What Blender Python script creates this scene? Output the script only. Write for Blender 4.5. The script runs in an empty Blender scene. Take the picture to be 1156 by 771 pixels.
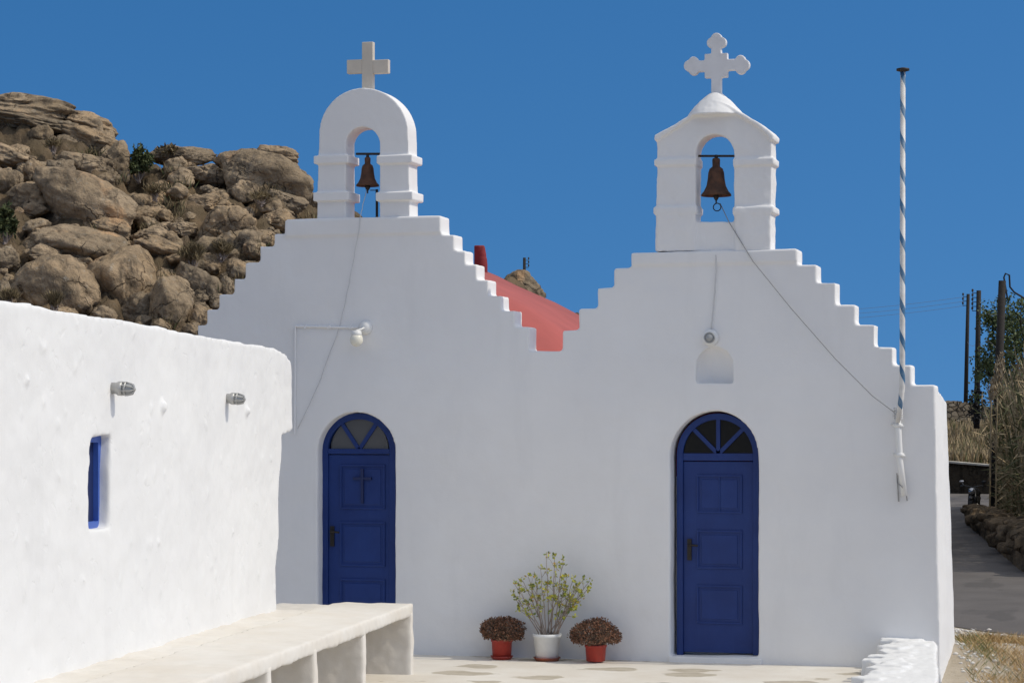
import bpy, bmesh, math, random
import numpy as np
from mathutils import Vector, Matrix, noise

random.seed(7)
R = math.radians
SC = bpy.context.scene
COL = SC.collection

# ------------------------------------------------------------------ camera
FPX, CX, HZ = 2664.0, 578.0, 485.0            # focal length and horizon in photo pixels (1156 wide)
TH = R(16.4)                                   # the facade is seen a little from the right
FW = Vector((-math.sin(TH), math.cos(TH), 0)); RT = Vector((math.cos(TH), math.sin(TH), 0))
D0 = 24.2
CAMZ = (748 - HZ) / FPX * D0
CAM = -(FW * D0 + RT * ((810 - CX) / FPX * D0)) + Vector((0, 0, CAMZ))
cam = bpy.data.cameras.new('camera'); camo = bpy.data.objects.new('camera', cam); COL.objects.link(camo)
cam.sensor_width = 36; cam.lens = 36 * FPX / 1156; cam.shift_y = (HZ - 385.5) / 1156
cam.clip_start = 0.5; cam.clip_end = 8000
camo.location = CAM; camo.rotation_euler = (R(90), 0, TH)
SC.camera = camo

# ------------------------------------------------------------------ light
SUN_AZ, SUN_EL = R(3.5), R(48)                 # measured from +X (facade direction) towards +Y (behind the facade)
sd = Vector((math.cos(SUN_EL) * math.cos(SUN_AZ), math.cos(SUN_EL) * math.sin(SUN_AZ), math.sin(SUN_EL)))
sun = bpy.data.lights.new('sun', 'SUN'); suno = bpy.data.objects.new('sun', sun); COL.objects.link(suno)
sun.energy = 2.35; sun.angle = R(0.53); sun.color = (1.0, 0.92, 0.78)
suno.rotation_euler = sd.to_track_quat('Z', 'Y').to_euler()
suno.location = (20, 5, 25)
world = bpy.data.worlds.new('World'); SC.world = world; world.use_nodes = True
wn = world.node_tree; wn.nodes.clear()
w_out = wn.nodes.new('ShaderNodeOutputWorld'); w_bg = wn.nodes.new('ShaderNodeBackground')
w_sky = wn.nodes.new('ShaderNodeTexSky'); w_sky.sky_type = 'NISHITA'; w_sky.sun_disc = False
w_sky.sun_elevation = SUN_EL; w_sky.sun_rotation = R(90) - SUN_AZ
w_sky.air_density = 1.0; w_sky.dust_density = 0.5; w_sky.ozone_density = 3.0; w_sky.altitude = 0
w_tc = wn.nodes.new('ShaderNodeTexCoord')
w_map = wn.nodes.new('ShaderNodeVectorMath'); w_map.operation = 'MULTIPLY_ADD'
w_map.inputs[1].default_value = (1, 1, 0.9); w_map.inputs[2].default_value = (0, 0, 0.30)
w_nrm = wn.nodes.new('ShaderNodeVectorMath'); w_nrm.operation = 'NORMALIZE'
w_hsv = wn.nodes.new('ShaderNodeHueSaturation'); w_hsv.inputs['Saturation'].default_value = 1.34
w_bg.inputs['Strength'].default_value = 0.13
wn.links.new(w_tc.outputs['Generated'], w_map.inputs[0]); wn.links.new(w_map.outputs[0], w_nrm.inputs[0])
wn.links.new(w_nrm.outputs[0], w_sky.inputs['Vector']); wn.links.new(w_sky.outputs[0], w_hsv.inputs['Color'])
# paler, brighter sky overhead than near the horizon
w_sep = wn.nodes.new('ShaderNodeSeparateXYZ'); wn.links.new(w_tc.outputs['Generated'], w_sep.inputs[0])
w_rng = wn.nodes.new('ShaderNodeMapRange'); w_rng.interpolation_type = 'SMOOTHSTEP'
w_rng.inputs['From Min'].default_value = .2; w_rng.inputs['From Max'].default_value = .6
wn.links.new(w_sep.outputs['Z'], w_rng.inputs['Value'])
w_pale = wn.nodes.new('ShaderNodeHueSaturation'); w_pale.inputs['Saturation'].default_value = .22; w_pale.inputs['Value'].default_value = 1.75
wn.links.new(w_sky.outputs[0], w_pale.inputs['Color'])
w_mix = wn.nodes.new('ShaderNodeMix'); w_mix.data_type = 'RGBA'
wn.links.new(w_rng.outputs[0], w_mix.inputs[0]); wn.links.new(w_hsv.outputs[0], w_mix.inputs[6]); wn.links.new(w_pale.outputs[0], w_mix.inputs[7])
wn.links.new(w_mix.outputs[2], w_bg.inputs['Color']); wn.links.new(w_bg.outputs[0], w_out.inputs[0])
SC.view_settings.view_transform = 'Standard'; SC.view_settings.look = 'None'
SC.view_settings.gamma = 1; SC.view_settings.use_curve_mapping = False
SC.view_settings.exposure = -0.14

# ------------------------------------------------------------------ geometry helpers
def P(u, v, d):                                # point at distance d in front of the camera
    return CAM + FW * d + RT * ((u - CX) / FPX * d) + Vector((0, 0, (HZ - v) / FPX * d))
def ray(u, v): return FW + RT * ((u - CX) / FPX) + Vector((0, 0, (HZ - v) / FPX))
def F(u, v, y=0.0):                            # point on the vertical plane of the facade (offset y)
    q = ray(u, v); return CAM + q * ((y - CAM.y) / q.y)
def G(u, v, z=0.0):                            # point on a level plane
    q = ray(u, v); return CAM + q * ((z - CAM.z) / q.z)
def plan(r, d, z=0): return Vector((CAM.x, CAM.y, 0)) + FW * d + RT * r + Vector((0, 0, z))

def tag(o, label=None, cat=None, group=None, kind=None):
    if label: o['label'] = label
    if cat: o['category'] = cat
    if group: o['group'] = group
    if kind: o['kind'] = kind
    return o
def empty(name, loc, label, cat, group=None, rz=0):
    o = bpy.data.objects.new(name, None); COL.objects.link(o); o.empty_display_size = .2
    o.location = loc; o.rotation_euler.z = rz
    return tag(o, label, cat, group)
def link_mesh(name, me, mat, parent=None, smooth=False):
    if mat:
        for m in (mat if isinstance(mat, (list, tuple)) else [mat]): me.materials.append(m)
    if smooth:
        for p in me.polygons: p.use_smooth = True
    o = bpy.data.objects.new(name, me); COL.objects.link(o)
    if parent:                                 # coordinates are given in world space
        o.parent = parent
        bpy.context.view_layer.update()
        o.matrix_parent_inverse = world_of(parent).inverted()
    return o
def world_of(o):
    m = Matrix.LocRotScale(o.location, o.rotation_euler, o.scale)
    if o.parent: m = world_of(o.parent) @ o.matrix_parent_inverse @ m
    return m
def build(name, bm, mat, parent=None, smooth=False, recalc=True):
    if recalc: bmesh.ops.recalc_face_normals(bm, faces=bm.faces)
    me = bpy.data.meshes.new(name); bm.to_mesh(me); bm.free()
    return link_mesh(name, me, mat, parent, smooth)
def BM(): return bmesh.new()

def box(bm, c, s, M=None):
    c = Vector(c); vs = []
    for dx in (-.5, .5):
        for dy in (-.5, .5):
            for dz in (-.5, .5):
                p = c + Vector((dx * s[0], dy * s[1], dz * s[2]))
                vs.append(bm.verts.new(M @ p if M else p))
    for f in ((0, 1, 3, 2), (4, 6, 7, 5), (0, 4, 5, 1), (2, 3, 7, 6), (0, 2, 6, 4), (1, 5, 7, 3)):
        bm.faces.new([vs[i] for i in f])
    return vs
def xbox(bm, x0, x1, y0, y1, z0, z1): return box(bm, ((x0+x1)/2, (y0+y1)/2, (z0+z1)/2), (abs(x1-x0), abs(y1-y0), abs(z1-z0)))
def tube(bm, pts, rad, n=8, cap=True):
    pts = [Vector(p) for p in pts]; rings = []
    rads = rad if isinstance(rad, (list, tuple)) else [rad] * len(pts)
    up = None
    for i, p in enumerate(pts):
        t = (pts[min(i+1, len(pts)-1)] - pts[max(i-1, 0)]).normalized()
        if up is None: up = Vector((0, 0, 1)) if abs(t.z) < .9 else Vector((1, 0, 0))
        a = t.cross(up).normalized(); up = a.cross(t).normalized()
        rings.append([bm.verts.new(p + (a * math.cos(2*math.pi*k/n) + up * math.sin(2*math.pi*k/n)) * rads[i]) for k in range(n)])
    for i in range(len(rings)-1):
        for k in range(n):
            bm.faces.new((rings[i][k], rings[i][(k+1) % n], rings[i+1][(k+1) % n], rings[i+1][k]))
    if cap and n > 2:
        bm.faces.new(rings[0][::-1]); bm.faces.new(rings[-1])
def lathe(bm, prof, c=(0, 0, 0), n=24, M=None):
    c = Vector(c); rings = []
    for r, z in prof:
        rg = []
        for k in range(n):
            a = 2*math.pi*k/n
            p = Vector((r*math.cos(a), r*math.sin(a), z))
            rg.append(bm.verts.new((M @ p if M else p) + c))
        rings.append(rg)
    for i in range(len(rings)-1):
        for k in range(n): bm.faces.new((rings[i][k], rings[i][(k+1) % n], rings[i+1][(k+1) % n], rings[i+1][k]))
    if prof[0][0] > 1e-5: bm.faces.new(rings[0][::-1])
    if prof[-1][0] > 1e-5: bm.faces.new(rings[-1])
def prism(bm, loops, vec, to3=lambda p: Vector((p[0], 0, p[1]))):
    """fill an outline (first loop) with holes and extrude it by vec"""
    edges = []
    for lp in loops:
        vs = [bm.verts.new(to3(p)) for p in lp]
        edges += [bm.edges.new((vs[i], vs[(i+1) % len(vs)])) for i in range(len(vs))]
    r = bmesh.ops.triangle_fill(bm, use_beauty=True, use_dissolve=False, edges=edges)
    fs = [g for g in r['geom'] if isinstance(g, bmesh.types.BMFace)]
    e = bmesh.ops.extrude_face_region(bm, geom=fs, use_keep_orig=True)
    nv = [g for g in e['geom'] if isinstance(g, bmesh.types.BMVert)]
    bmesh.ops.translate(bm, verts=nv, vec=Vector(vec))
def plaster(name, bm, mat, parent, voxel=.02, smooth=2, disp=0.0, dscale=.3, fine=0.0):
    """hand-plastered masonry: union the solids, round every edge a little, make the faces uneven"""
    bmesh.ops.recalc_face_normals(bm, faces=bm.faces)
    me = bpy.data.meshes.new(name); bm.to_mesh(me); bm.free()
    o = bpy.data.objects.new(name, me); COL.objects.link(o)
    m = o.modifiers.new('r', 'REMESH'); m.mode = 'VOXEL'; m.voxel_size = voxel; m.use_smooth_shade = True
    if smooth:
        m = o.modifiers.new('s', 'SMOOTH'); m.factor = .5; m.iterations = smooth
    dg = bpy.context.evaluated_depsgraph_get(); dg.update()
    nm = bpy.data.meshes.new_from_object(o.evaluated_get(dg)); nm.name = name
    bpy.data.objects.remove(o)
    if disp or fine:
        nm.update()
        nv = len(nm.vertices); co = np.empty(nv*3, 'f'); no = np.empty(nv*3, 'f')
        nm.vertices.foreach_get('co', co); nm.vertices.foreach_get('normal', no)
        co = co.reshape(-1, 3); no = no.reshape(-1, 3); h = np.zeros(nv, 'f')
        fr = noise.fractal
        for i in range(nv):
            p = Vector(co[i])
            if disp: h[i] += disp * fr(p / dscale, .6, 2.0, 3)
            if fine: h[i] += fine * noise.noise(p / .06)
        co += no * h[:, None]
        nm.vertices.foreach_set('co', co.ravel()); nm.update()
    nm.materials.clear()
    o = link_mesh(name, nm, mat, parent, True)
    return o
def leaf(bm, p, d, up, L, W, mi=0):
    d = d.normalized(); s = d.cross(up)
    if s.length < 1e-4: s = Vector((1, 0, 0))
    s = s.normalized() * W * .5
    a = bm.verts.new(p); b = bm.verts.new(p + d*L*.5 + s); c = bm.verts.new(p + d*L); e = bm.verts.new(p + d*L*.5 - s)
    f = bm.faces.new((a, b, c, e)); f.material_index = mi
def rdir(zmin=-1, zmax=1):
    z = random.uniform(zmin, zmax); a = random.uniform(0, 2*math.pi); q = math.sqrt(max(0, 1-z*z))
    return Vector((q*math.cos(a), q*math.sin(a), z))

# ------------------------------------------------------------------ materials
class NT:
    def __init__(s, name):
        s.m = bpy.data.materials.new(name); s.m.use_nodes = True; s.t = s.m.node_tree
        s.b = s.t.nodes['Principled BSDF']
        s.pos = s.n('ShaderNodeNewGeometry').outputs['Position']
    def n(s, ty): return s.t.nodes.new(ty)
    def l(s, a, b): s.t.links.new(a, b)
    def noise(s, scale, detail=5, rough=.55, vec=None, dist=0):
        x = s.n('ShaderNodeTexNoise'); x.inputs['Scale'].default_value = scale; x.inputs['Detail'].default_value = detail
        x.inputs['Roughness'].default_value = rough; x.inputs['Distortion'].default_value = dist
        s.l(vec or s.pos, x.inputs['Vector']); return x.outputs['Fac']
    def ramp(s, fac, stops):
        x = s.n('ShaderNodeValToRGB'); e = x.color_ramp.elements
        while len(e) < len(stops): e.new(.5)
        for k, (p, c) in enumerate(stops):
            e[k].position = p; e[k].color = (*c, 1) if isinstance(c, (tuple, list)) else (c, c, c, 1)
        s.l(fac, x.inputs['Fac']); return x.outputs['Color']
    def mix(s, fac, a, b):
        x = s.n('ShaderNodeMix'); x.data_type = 'RGBA'
        if hasattr(fac, 'node'): s.l(fac, x.inputs[0])
        else: x.inputs[0].default_value = fac
        for v, i in ((a, 6), (b, 7)):
            if hasattr(v, 'node'): s.l(v, x.inputs[i])
            else: x.inputs[i].default_value = (*v, 1)
        return x.outputs[2]
    def math(s, op, a, b=None):
        x = s.n('ShaderNodeMath'); x.operation = op
        for v, i in ((a, 0), (b, 1)):
            if v is None: continue
            if hasattr(v, 'node'): s.l(v, x.inputs[i])
            else: x.inputs[i].default_value = v
        return x.outputs[0]
    def scaled(s, v, src=None):
        x = s.n('ShaderNodeVectorMath'); x.operation = 'MULTIPLY'; x.inputs[1].default_value = v
        s.l(src or s.pos, x.inputs[0]); return x.outputs[0]
    def bump(s, h, strength=.3, dist=.02):
        x = s.n('ShaderNodeBump'); x.inputs['Strength'].default_value = strength; x.inputs['Distance'].default_value = dist
        s.l(h, x.inputs['Height']); s.l(x.outputs[0], s.b.inputs['Normal'])
    def col(s, c):
        if hasattr(c, 'node'): s.l(c, s.b.inputs['Base Color'])
        else: s.b.inputs['Base Color'].default_value = (*c, 1)
    def rough(s, r): s.b.inputs['Roughness'].default_value = r; return s

def simple(name, c, rough=.6, metal=0, var=.0, vscale=8):
    t = NT(name); t.rough(rough); t.b.inputs['Metallic'].default_value = metal
    if var:
        f = t.noise(vscale, 4)
        t.col(t.mix(t.ramp(f, [(.3, 0.), (.7, 1.)]), tuple(x*(1-var) for x in c), tuple(min(1, x*(1+var)) for x in c)))
    else: t.col(c)
    return t.m
def mk_plaster(name, c0, c1, bs=.25, stain=.0, pock=.0):
    t = NT(name); t.rough(.93); t.b.inputs['Specular IOR Level'].default_value = .2
    big = t.noise(.9, 5, .6); c = t.mix(t.ramp(big, [(.32, 0.), (.7, 1.)]), c0, c1)
    st = t.noise(1, 6, .65, t.scaled((2.6, 2.6, .5)))
    c = t.mix(t.ramp(st, [(.54, 0.), (.78, .32)]), c, tuple(x*.87 for x in c0))
    if stain:
        s2 = t.noise(1.7, 5, .6); c = t.mix(t.ramp(s2, [(.5, 0.), (.72, stain)]), c, (.55, .42, .26))
    t.col(c)
    h = t.math('ADD', t.noise(14, 6, .62), t.math('MULTIPLY', t.noise(90, 3), .35))
    if pock: h = t.math('ADD', h, t.math('MULTIPLY', t.ramp(t.noise(6.5, 3, .5, None, .6), [(.30, 0.), (.36, 1.)]), pock))
    t.bump(h, bs, .012)
    return t.m
M = {}
M['facade'] = mk_plaster('facade_whitewash', (.775, .77, .765), (.83, .825, .815), .22)
M['rubble_white'] = mk_plaster('rough_whitewash', (.75, .75, .745), (.80, .80, .79), .25, 0, 1.0)
M['bench'] = mk_plaster('bench_whitewash', (.68, .64, .575), (.74, .715, .67), .22, .12)
M['marble'] = simple('cream_marble', (.62, .56, .47), .55, 0, .08, 6)
M['cross_white'] = simple('painted_cross', (.72, .72, .73), .7, 0, .05, 9)
def mk_doorpaint():
    t = NT('blue_door_paint'); t.rough(.5); t.b.inputs['Specular IOR Level'].default_value = .35
    c = t.mix(t.ramp(t.noise(2.2, 5, .6), [(.35, 0.), (.7, 1.)]), (.009, .030, .150), (.013, .042, .195))
    c = t.mix(t.ramp(t.noise(1, 6, .7, t.scaled((26, 26, 1.2))), [(.55, 0.), (.8, .5)]), c, (.022, .055, .20))
    c = t.mix(t.ramp(t.noise(55, 3, .6), [(.66, 0.), (.72, .35)]), c, (.05, .08, .2))
    t.col(c); t.bump(t.noise(1, 5, .6, t.scaled((60, 60, 3))), .25, .004); return t.m
M['blue'] = mk_doorpaint()
M['navy'] = simple('navy_shutter_carving_shade', (.008, .018, .085), .5)
M['blue_window'] = simple('blue_window_paint', (.05, .12, .45), .45, 0, .1, 9)
M['glass'] = simple('dark_glass', (.006, .007, .008), .15); M['glass'].node_tree.nodes['Principled BSDF'].inputs['Specular IOR Level'].default_value = .12
M['glass_reflect'] = simple('reflection_grey_glass', (.10, .10, .10), .25)  # grey base colour stands in for the reflection in the left panes
M['brass'] = simple('dark_bronze_handle', (.035, .03, .025), .45, .6)
M['red_roof'] = simple('red_roof_paint', (.40, .093, .082), .85, 0, .09, 2.2)
M['red_dark'] = simple('deep_red_paint', (.22, .02, .022), .8, 0, .15, 6)
M['iron'] = simple('dark_iron', (.03, .025, .022), .6, .3)
M['grey_metal'] = simple('grey_metal', (.42, .42, .41), .45, .5)
M['white_plastic'] = simple('white_enamel', (.78, .78, .76), .4)
M['bulb'] = simple('cream_globe_glass', (.80, .77, .66), .15)
M['lampglass'] = simple('grey_lamp_glass', (.33, .34, .34), .12)
M['rope'] = simple('grey_rope', (.28, .28, .28), .9)
M['rope_white'] = simple('whitewashed_cord', (.6, .6, .6), .9)
M['pot_red'] = simple('red_plastic_pot', (.40, .045, .03), .5, 0, .12, 20)
M['pot_terra'] = simple('terracotta_saucer', (.36, .11, .06), .7, 0, .1, 20)
M['pot_white'] = simple('white_pot', (.76, .77, .76), .4, 0, .04, 20)
M['soil'] = simple('potting_soil', (.07, .05, .035), .95)
M['stem'] = simple('plant_stem', (.30, .24, .20), .85)
M['stem_green'] = simple('green_cane', (.17, .16, .075), .8, 0, .3, 5)
M['tyre'] = simple('black_rubber', (.012, .012, .013), .8)
M['chrome'] = simple('chrome', (.6, .6, .62), .2, .9)
M['black'] = simple('black_paint', (.02, .02, .022), .4)
M['pole_wood'] = simple('dark_tarred_wood', (.016, .013, .011), .85, 0, .4, 9)
def leafmat(name, c0, c1, scale=8, rough=.6, trans=0.0):
    t = NT(name); t.rough(rough)
    f = t.noise(scale, 3); t.col(t.mix(t.ramp(f, [(.35, 0.), (.65, 1.)]), c0, c1))
    t.b.inputs['Transmission Weight'].default_value = 0
    if trans: t.b.inputs['Subsurface Weight'].default_value = 0
    return t.m
M['leaf_yellow'] = leafmat('yellow_green_leaf', (.33, .36, .04), (.58, .54, .07), 30)
M['leaf_green'] = leafmat('green_leaf', (.10, .15, .03), (.22, .27, .05), 30)
M['leaf_orange'] = leafmat('turning_leaf', (.45, .28, .05), (.5, .35, .06), 30)
M['dried'] = leafmat('dried_flower', (.17, .078, .045), (.34, .17, .10), 45, .9)
M['dried_dark'] = leafmat('dried_flower_dark', (.06, .04, .026), (.14, .09, .055), 45, .9)
M['shrub'] = leafmat('hill_shrub', (.035, .05, .015), (.085, .10, .03), 5, .8)
M['shrub_dry'] = leafmat('dry_shrub', (.13, .10, .055), (.23, .175, .09), 5, .9)
M['tree_leaf'] = leafmat('tree_foliage', (.03, .052, .014), (.09, .125, .035), 2.5, .7)
M['reed_dry'] = leafmat('dry_reed', (.26, .195, .105), (.50, .39, .235), 3, .85)
M['reed_green'] = leafmat('olive_reed', (.075, .085, .03), (.17, .165, .07), 3, .8)
M['plume'] = leafmat('reed_plume', (.38, .30, .19), (.5, .4, .26), 9, .9)
M['straw'] = leafmat('straw_grass', (.40, .27, .12), (.60, .43, .22), 6, .9)
M['weed'] = leafmat('green_weed', (.08, .12, .03), (.16, .20, .06), 9, .8)

def mk_rock(name, k, soil=0):
    t = NT(name); t.rough(.93); t.b.inputs['Specular IOR Level'].default_value = .15
    oi = t.n('ShaderNodeObjectInfo'); rnd = oi.outputs['Random']
    q = lambda c: tuple(x*k for x in c)
    a = t.noise(.55, 6, .6); c = t.mix(t.ramp(a, [(.35, 0.), (.68, 1.)]), q((.30, .225, .142)), q((.51, .388, .258)))
    c = t.mix(t.ramp(rnd, [(0., .75), (.5, 0.)]), c, q((.27, .215, .15)))            # some stones greyer
    c = t.mix(t.ramp(rnd, [(.6, 0.), (1., .55)]), c, q((.50, .345, .20)))              # some warmer
    b = t.noise(2.6, 8, .7); c = t.mix(t.ramp(b, [(.42, 0.), (.64, .8)]), c, q((.185, .145, .10)))
    o = t.noise(.8, 5, .6, t.scaled((1.3, 1.3, .8))); c = t.mix(t.ramp(o, [(.60, 0.), (.70, .75)]), c, q((.56, .35, .19)))
    s = t.noise(1, 6, .65, t.scaled((2.6, 2.6, .45))); c = t.mix(t.ramp(s, [(.52, 0.), (.66, .85)]), c, q((.085, .068, .05)))
    g = t.noise(7, 5, .7); c = t.mix(t.ramp(g, [(.58, 0.), (.72, .6)]), c, q((.44, .40, .33)))
    vo = t.n('ShaderNodeTexVoronoi'); vo.feature = 'DISTANCE_TO_EDGE'; vo.inputs['Scale'].default_value = .8
    wv = t.n('ShaderNodeVectorMath'); wv.operation = 'ADD'
    nz = t.n('ShaderNodeTexNoise'); nz.inputs['Scale'].default_value = 1.1; nz.inputs['Detail'].default_value = 5; t.l(t.pos, nz.inputs['Vector'])
    sc = t.scaled((1.6, 1.6, 1.6), nz.outputs['Color']); t.l(t.pos, wv.inputs[0]); t.l(sc, wv.inputs[1]); t.l(wv.outputs[0], vo.inputs['Vector'])
    crack = t.ramp(vo.outputs['Distance'], [(0., 0.), (.022, 1.)])
    crack = t.math('MAXIMUM', crack, t.ramp(t.noise(.9, 3), [(.44, 0.), (.56, 1.)])); c = t.mix(t.math('ADD', t.math('MULTIPLY', crack, .75), .25), q((.06, .048, .036)), c)
    if soil: c = t.mix(t.ramp(t.noise(1.3, 5, .6), [(.42, 0.), (.58, .9)]), c, (.13, .098, .06))
    t.col(c)
    h = t.math('ADD', t.math('MULTIPLY', t.noise(1.6, 9, .62), 1.5), t.math('ADD', t.math('MULTIPLY', crack, .25), t.math('MULTIPLY', t.noise(9, 6, .7), .32)))
    t.bump(h, .85, .18)
    return t.m
M['rock'] = mk_rock('weathered_granite', 1.0)
M['hill'] = mk_rock('gap_shaded_slope', .42, 1)  # soil and rubble, colour darkened to stand in for shade between boulders
M['fieldstone'] = mk_rock('field_stone', .48)
M['darkstone'] = mk_rock('dark_masonry', .20)
def mk_drystone():
    t = NT('dry_stone'); t.rough(.95)
    wv = t.n('ShaderNodeVectorMath'); wv.operation = 'ADD'; nz = t.n('ShaderNodeTexNoise'); nz.inputs['Scale'].default_value = 1.5
    t.l(t.pos, nz.inputs['Vector']); sc = t.scaled((.35, .35, .35), nz.outputs['Color'])
    sp = t.scaled((1.0, 1.0, 1.5)); t.l(sp, wv.inputs[0]); t.l(sc, wv.inputs[1])
    vo = t.n('ShaderNodeTexVoronoi'); vo.inputs['Scale'].default_value = 3.0; t.l(wv.outputs[0], vo.inputs['Vector'])
    ve = t.n('ShaderNodeTexVoronoi'); ve.feature = 'DISTANCE_TO_EDGE'; ve.inputs['Scale'].default_value = 3.0; t.l(wv.outputs[0], ve.inputs['Vector'])
    sep = t.n('ShaderNodeSeparateColor'); t.l(vo.outputs['Color'], sep.inputs[0])
    c = t.ramp(sep.outputs[0], [(0., (.24, .185, .12)), (.5, (.37, .29, .19)), (1., (.50, .41, .29))])
    c = t.mix(t.ramp(t.noise(6, 5), [(.45, 0.), (.7, .5)]), c, (.12, .10, .075))
    e = t.ramp(ve.outputs['Distance'], [(0., 0.), (.09, 1.)])
    t.col(t.mix(e, (.045, .035, .025), c)); t.bump(e, 1.0, .12)
    return t.m
M['drystone'] = mk_drystone()
def mk_court():
    t = NT('whitewashed_flagstones'); t.rough(.85)
    wv = t.n('ShaderNodeVectorMath'); wv.operation = 'ADD'; nz = t.n('ShaderNodeTexNoise'); nz.inputs['Scale'].default_value = 2.2; nz.inputs['Detail'].default_value = 4
    t.l(t.pos, nz.inputs['Vector']); sc = t.scaled((.5, .5, .5), nz.outputs['Color']); t.l(t.scaled((.8, 1.15, 0)), wv.inputs[0]); t.l(sc, wv.inputs[1])
    vo = t.n('ShaderNodeTexVoronoi'); vo.inputs['Scale'].default_value = 1.45; vo.inputs['Randomness'].default_value = .85; t.l(wv.outputs[0], vo.inputs['Vector'])
    st = t.ramp(vo.outputs['Distance'], [(.31, 1.), (.35, 0.)])
    sep = t.n('ShaderNodeSeparateColor'); t.l(vo.outputs['Color'], sep.inputs[0])
    on = t.math('GREATER_THAN', sep.outputs[0], .22)
    white = t.mix(t.ramp(t.noise(1.4, 6, .6), [(.35, 0.), (.7, 1.)]), (.66, .61, .53), (.76, .73, .67))
    stone = t.mix(t.ramp(t.noise(7, 5), [(.35, 0.), (.65, 1.)]), (.36, .31, .23), (.48, .43, .34))
    t.col(t.mix(t.math('MULTIPLY', st, t.math('MULTIPLY', on, .85)), white, stone))
    t.bump(t.math('ADD', t.noise(8, 6), t.math('MULTIPLY', st, .6)), .3, .02)
    return t.m
M['court'] = mk_court()
def mk_asphalt():
    t = NT('worn_asphalt'); t.rough(.9)
    c = t.mix(t.ramp(t.noise(.35, 6, .6), [(.35, 0.), (.65, 1.)]), (.085, .076, .070), (.140, .126, .116))
    c = t.mix(t.ramp(t.noise(.8, 4, .5, t.scaled((1.2, .3, 1))), [(.57, 0.), (.62, .6)]), c, (.055, .050, .046))
    c = t.mix(t.ramp(t.noise(40, 3, .7), [(.5, 0.), (.75, .35)]), c, (.22, .2, .185))
    t.col(c); t.bump(t.noise(45, 4, .7), .4, .01); return t.m
M['asphalt'] = mk_asphalt()
def mk_earth(name, a, b):
    t = NT(name); t.rough(.95)
    t.col(t.mix(t.ramp(t.noise(.8, 8, .65), [(.35, 0.), (.65, 1.)]), a, b)); t.bump(t.noise(6, 7, .7), .8, .06); return t.m
M['earth'] = mk_earth('dry_earth', (.20, .15, .09), (.34, .26, .17))
M['verge'] = mk_earth('pale_gravel', (.34, .28, .20), (.52, .46, .37))
M['bank'] = mk_earth('dry_bank', (.17, .125, .07), (.29, .22, .125))
M['retaining'] = simple('dark_concrete', (.055, .053, .052), .9, 0, .35, 2)
M['pale_cap'] = simple('pale_coping', (.45, .42, .36), .9, 0, .2, 3)
M['pebble'] = simple('white_pebble', (.66, .64, .60), .85, 0, .15, 12)
def mk_spiral():
    t = NT('spiral_striped_paint'); t.rough(.5)
    tc = t.n('ShaderNodeTexCoord'); sp = t.n('ShaderNodeSeparateXYZ'); t.l(tc.outputs['Object'], sp.inputs[0])
    a = t.math('DIVIDE', t.math('ARCTAN2', sp.outputs[1], sp.outputs[0]), 2*math.pi)
    f = t.math('FRACT', t.math('ADD', a, t.math('DIVIDE', sp.outputs[2], .33)))
    m = t.ramp(f, [(.31, 1.), (.34, 0.)])
    w = t.mix(t.ramp(t.noise(7, 5), [(.4, 0.), (.7, 1.)]), (.72, .71, .68), (.55, .53, .5))
    bl = t.mix(t.ramp(t.noise(12, 5, .7), [(.45, 0.), (.7, .7)]), (.04, .135, .26), (.24, .31, .37))
    t.col(t.mix(m, w, bl)); return t.m
M['spiral'] = mk_spiral()
def mk_bell():
    t = NT('rusty_bronze'); t.rough(.7); t.b.inputs['Metallic'].default_value = .25
    t.col(t.mix(t.ramp(t.noise(9, 6, .65), [(.35, 0.), (.65, 1.)]), (.05, .026, .017), (.14, .062, .032))); t.bump(t.noise(40, 5), .3, .01); return t.m
M['bell'] = mk_bell()

# ------------------------------------------------------------------ ground
def road_z(d):
    if d < 25: return max(-.58, .12 - .17*(25-d))
    return .12 - .0105 * (min(max(d, 20), 66) - 25)
def GR(u, v):                                  # point on the gently falling ground beside the chapel
    d = 40.
    for _ in range(60):
        z = road_z(d); d = (CAMZ - z) * FPX / (v - HZ)
    return P(u, v, d), d
bm = BM()
S = 3500
vs = [bm.verts.new((x, y, -.75)) for x, y in ((-S, -S), (S, -S), (S, S), (-S, S))]; bm.faces.new(vs)
tag(build('ground', bm, M['earth']), kind='structure')

XC = F(1057, 600).x                            # right corner of the facade
XL = F(340, 700).x
bm = BM()
pts = [(XC - .05, .25), (XC - .05, -15), (-9.5, -15), (-9.5, .25)]
prism(bm, [pts], (0, 0, -.6), lambda p: Vector((p[0], p[1], 0)))
tag(build('courtyard', bm, M['court']), kind='structure')

def strip(name, mat, r0, r1, ds, dz=0, lump=0, nr=14):
    bm = BM(); rows = []
    for d in ds:
        a, b = r0(d), r1(d); rows.append([])
        for k in range(nr+1):
            r = a + (b-a)*k/nr
            p = plan(r, d, road_z(d) + dz)
            if lump: p.z += lump * noise.fractal(p*1.3, .7, 2, 4)
            rows[-1].append(bm.verts.new(p))
    for i in range(len(rows)-1):
        for k in range(nr): bm.faces.new((rows[i][k], rows[i][k+1], rows[i+1][k+1], rows[i+1][k]))
    return build(name, bm, mat, None, True)
ds = [3 + i*1.0 for i in range(20)] + [23 + i*.2 for i in range(15)] + [26 + i for i in range(85)]
rc = lambda d: (1057 - CX) / FPX * 23.5 + .1
o = strip('terrain', M['verge'], lambda d: 4.27 + (d-23.5)*.294 - .3*min(1, max(0, (d-23.6)/.6)), lambda d: 70, ds, -.004, 0, 60)
tag(o, kind='structure')
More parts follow.
